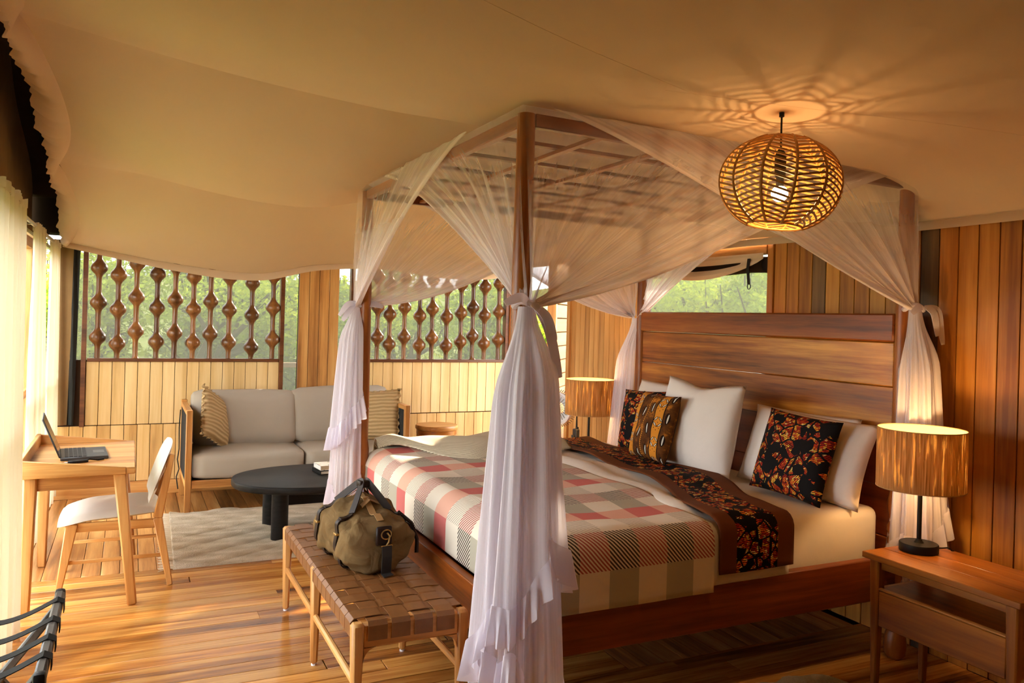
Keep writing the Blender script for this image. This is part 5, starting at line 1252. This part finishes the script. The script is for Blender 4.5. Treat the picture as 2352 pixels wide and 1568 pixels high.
def leaves(mb, c, rad, n, rnd, size=0.034, flat=0.7):
    for _ in range(n):
        while True:
            p = Vector((rnd.uniform(-1, 1), rnd.uniform(-1, 1), rnd.uniform(-1, 1)))
            if p.length < 1: break
        p = c + Vector((p.x * rad, p.y * rad, p.z * rad * flat)); s = size * rnd.uniform(0.6, 1.5)
        a = Vector((rnd.gauss(0, 1), rnd.gauss(0, 1), rnd.gauss(0, 0.6))).normalized(); b = a.cross(Vector((rnd.gauss(0, 1), rnd.gauss(0, 1), rnd.gauss(0, 1)))).normalized()
        mb.add([p - a * s, p + b * s * 0.45, p + a * s, p - b * s * 0.45], [(0, 1, 2, 3)])
def tree(name, label, loc, h, spread, seed, mat, nleaf, group, trunk=0.07, low=0.25):
    rnd = random.Random(seed); t = thing(name, label, 'tree' if 'tree' in name else 'bush', loc, 0, group)
    wood_, lv = MB(), MB()
    def grow(p, d, L, r, depth):
        ps = [p]; q = p
        for i in range(4):
            d = (d + Vector((rnd.gauss(0, 0.16), rnd.gauss(0, 0.16), rnd.gauss(0.02, 0.10)))).normalized(); q = q + d * (L / 4); ps.append(q)
        wood_.tube(ps, [r * (1 - 0.12 * i) for i in range(5)], 5 if depth else 7, False)
        if depth >= 3:
            leaves(lv, q, spread * 0.26, nleaf, rnd); leaves(lv, ps[2], spread * 0.18, nleaf // 2, rnd); return
        for k in range(3 if depth < 2 else 2 + (rnd.random() < 0.5)):
            a = rnd.uniform(0, 2 * PI); e = rnd.uniform(0.1, 0.7)
            nd = (d * 0.6 + Vector((math.cos(a), math.sin(a), e * 0.5)) * 0.8).normalized(); grow(q if k else ps[3], nd, L * rnd.uniform(0.6, 0.8), r * 0.58, depth + 1)
    for k in range(2 if low < 0.3 else 1): grow(Vector((rnd.uniform(-0.2, 0.2), rnd.uniform(-0.2, 0.2), 0)), Vector((rnd.uniform(-0.4, 0.4), rnd.uniform(-0.4, 0.4), 1)).normalized(), h * low * 1.1, trunk, 0)
    wood_.build('trunk', BARK, t, smooth=True); lv.build('foliage', mat, t)
    return t
def bush(label, loc, rx, rz, seed, mat, n, group, size=0.055):
    rnd = random.Random(seed); t = thing('leafy_bush', label, 'bush', loc, 0, group); lv, st = MB(), MB()
    for k in range(7):
        a = rnd.uniform(0, 2 * PI); rr = rnd.uniform(0.1, 0.75) * rx; c = Vector((rr * math.cos(a), rr * math.sin(a), rz * rnd.uniform(0.25, 0.85)))
        leaves(lv, c, rx * rnd.uniform(0.35, 0.55), n // 7, rnd, size, 0.9)
        m_ = c * 0.5 + Vector((rnd.uniform(-0.25, 0.25), rnd.uniform(-0.25, 0.25), 0)); st.tube([(0, 0, 0), tuple(m_), tuple(c)], [0.05, 0.035, 0.02], 5, False)
        for _k in range(3):
            e_ = c + Vector((rnd.uniform(-1, 1), rnd.uniform(-1, 1), rnd.uniform(-0.3, 0.9))) * rx * 0.5; st.tube([tuple(m_.lerp(c, 0.3 * _k)), tuple((m_ + e_) / 2 + Vector((0, 0, 0.1))), tuple(e_)], [0.022, 0.016, 0.008], 4, False)
    st.build('stem', BARK, t, smooth=True); lv.build('foliage', mat, t)
tree('acacia_tree', 'spreading acacia tree with dark branches behind the first baluster screen', (0.9, 11.4, -0.5), 3.6, 2.2, 4, LEAF[0], 150, None, 0.13, 0.30)
tree('acacia_tree', 'thin acacia tree beyond the corner by the curtains', (-1.5, 12.0, -0.5), 3.4, 2.0, 9, LEAF[2], 150, None, 0.10, 0.28)
tree('acacia_tree', 'acacia tree outside the mesh gap beside the pine pier', (2.9, 11.2, -0.5), 3.4, 2.2, 15, LEAF[0], 150, None, 0.11, 0.30)
tree('acacia_tree', 'dark branched tree seen through the window above the headboard', (6.9, 8.9, -0.4), 2.3, 1.1, 22, LEAF[1], 100, None, 0.10, 0.34)
G1 = 'bushes beyond the terrace'; L1 = 'pale green bush blurred behind the mesh and the balusters'
rb_ = random.Random(3)
for i in range(13):
    bush(L1, (-3.6 + 0.88 * i + rb_.uniform(-0.2, 0.2), 12.6 + rb_.uniform(-0.8, 1.8), -0.5), 1.15, 3.3, 40 + i, LEAF[(2, 1, 0, 1)[i % 4]], 6500, G1, 0.046)
G2 = 'bushes outside the headboard window'; L2 = 'bright green bush outside the window above the headboard'
for i, (x, y) in enumerate(((7.9, 9.2), (8.4, 10.6), (9.6, 10.6), (9.4, 12.2), (10.6, 11.9))):
    bush(L2, (x, y, -0.5), 1.2, 3.1 + 0.15 * i, 70 + i, LEAF[(0, 1, 0)[i % 3]], 6500, G2, 0.042)
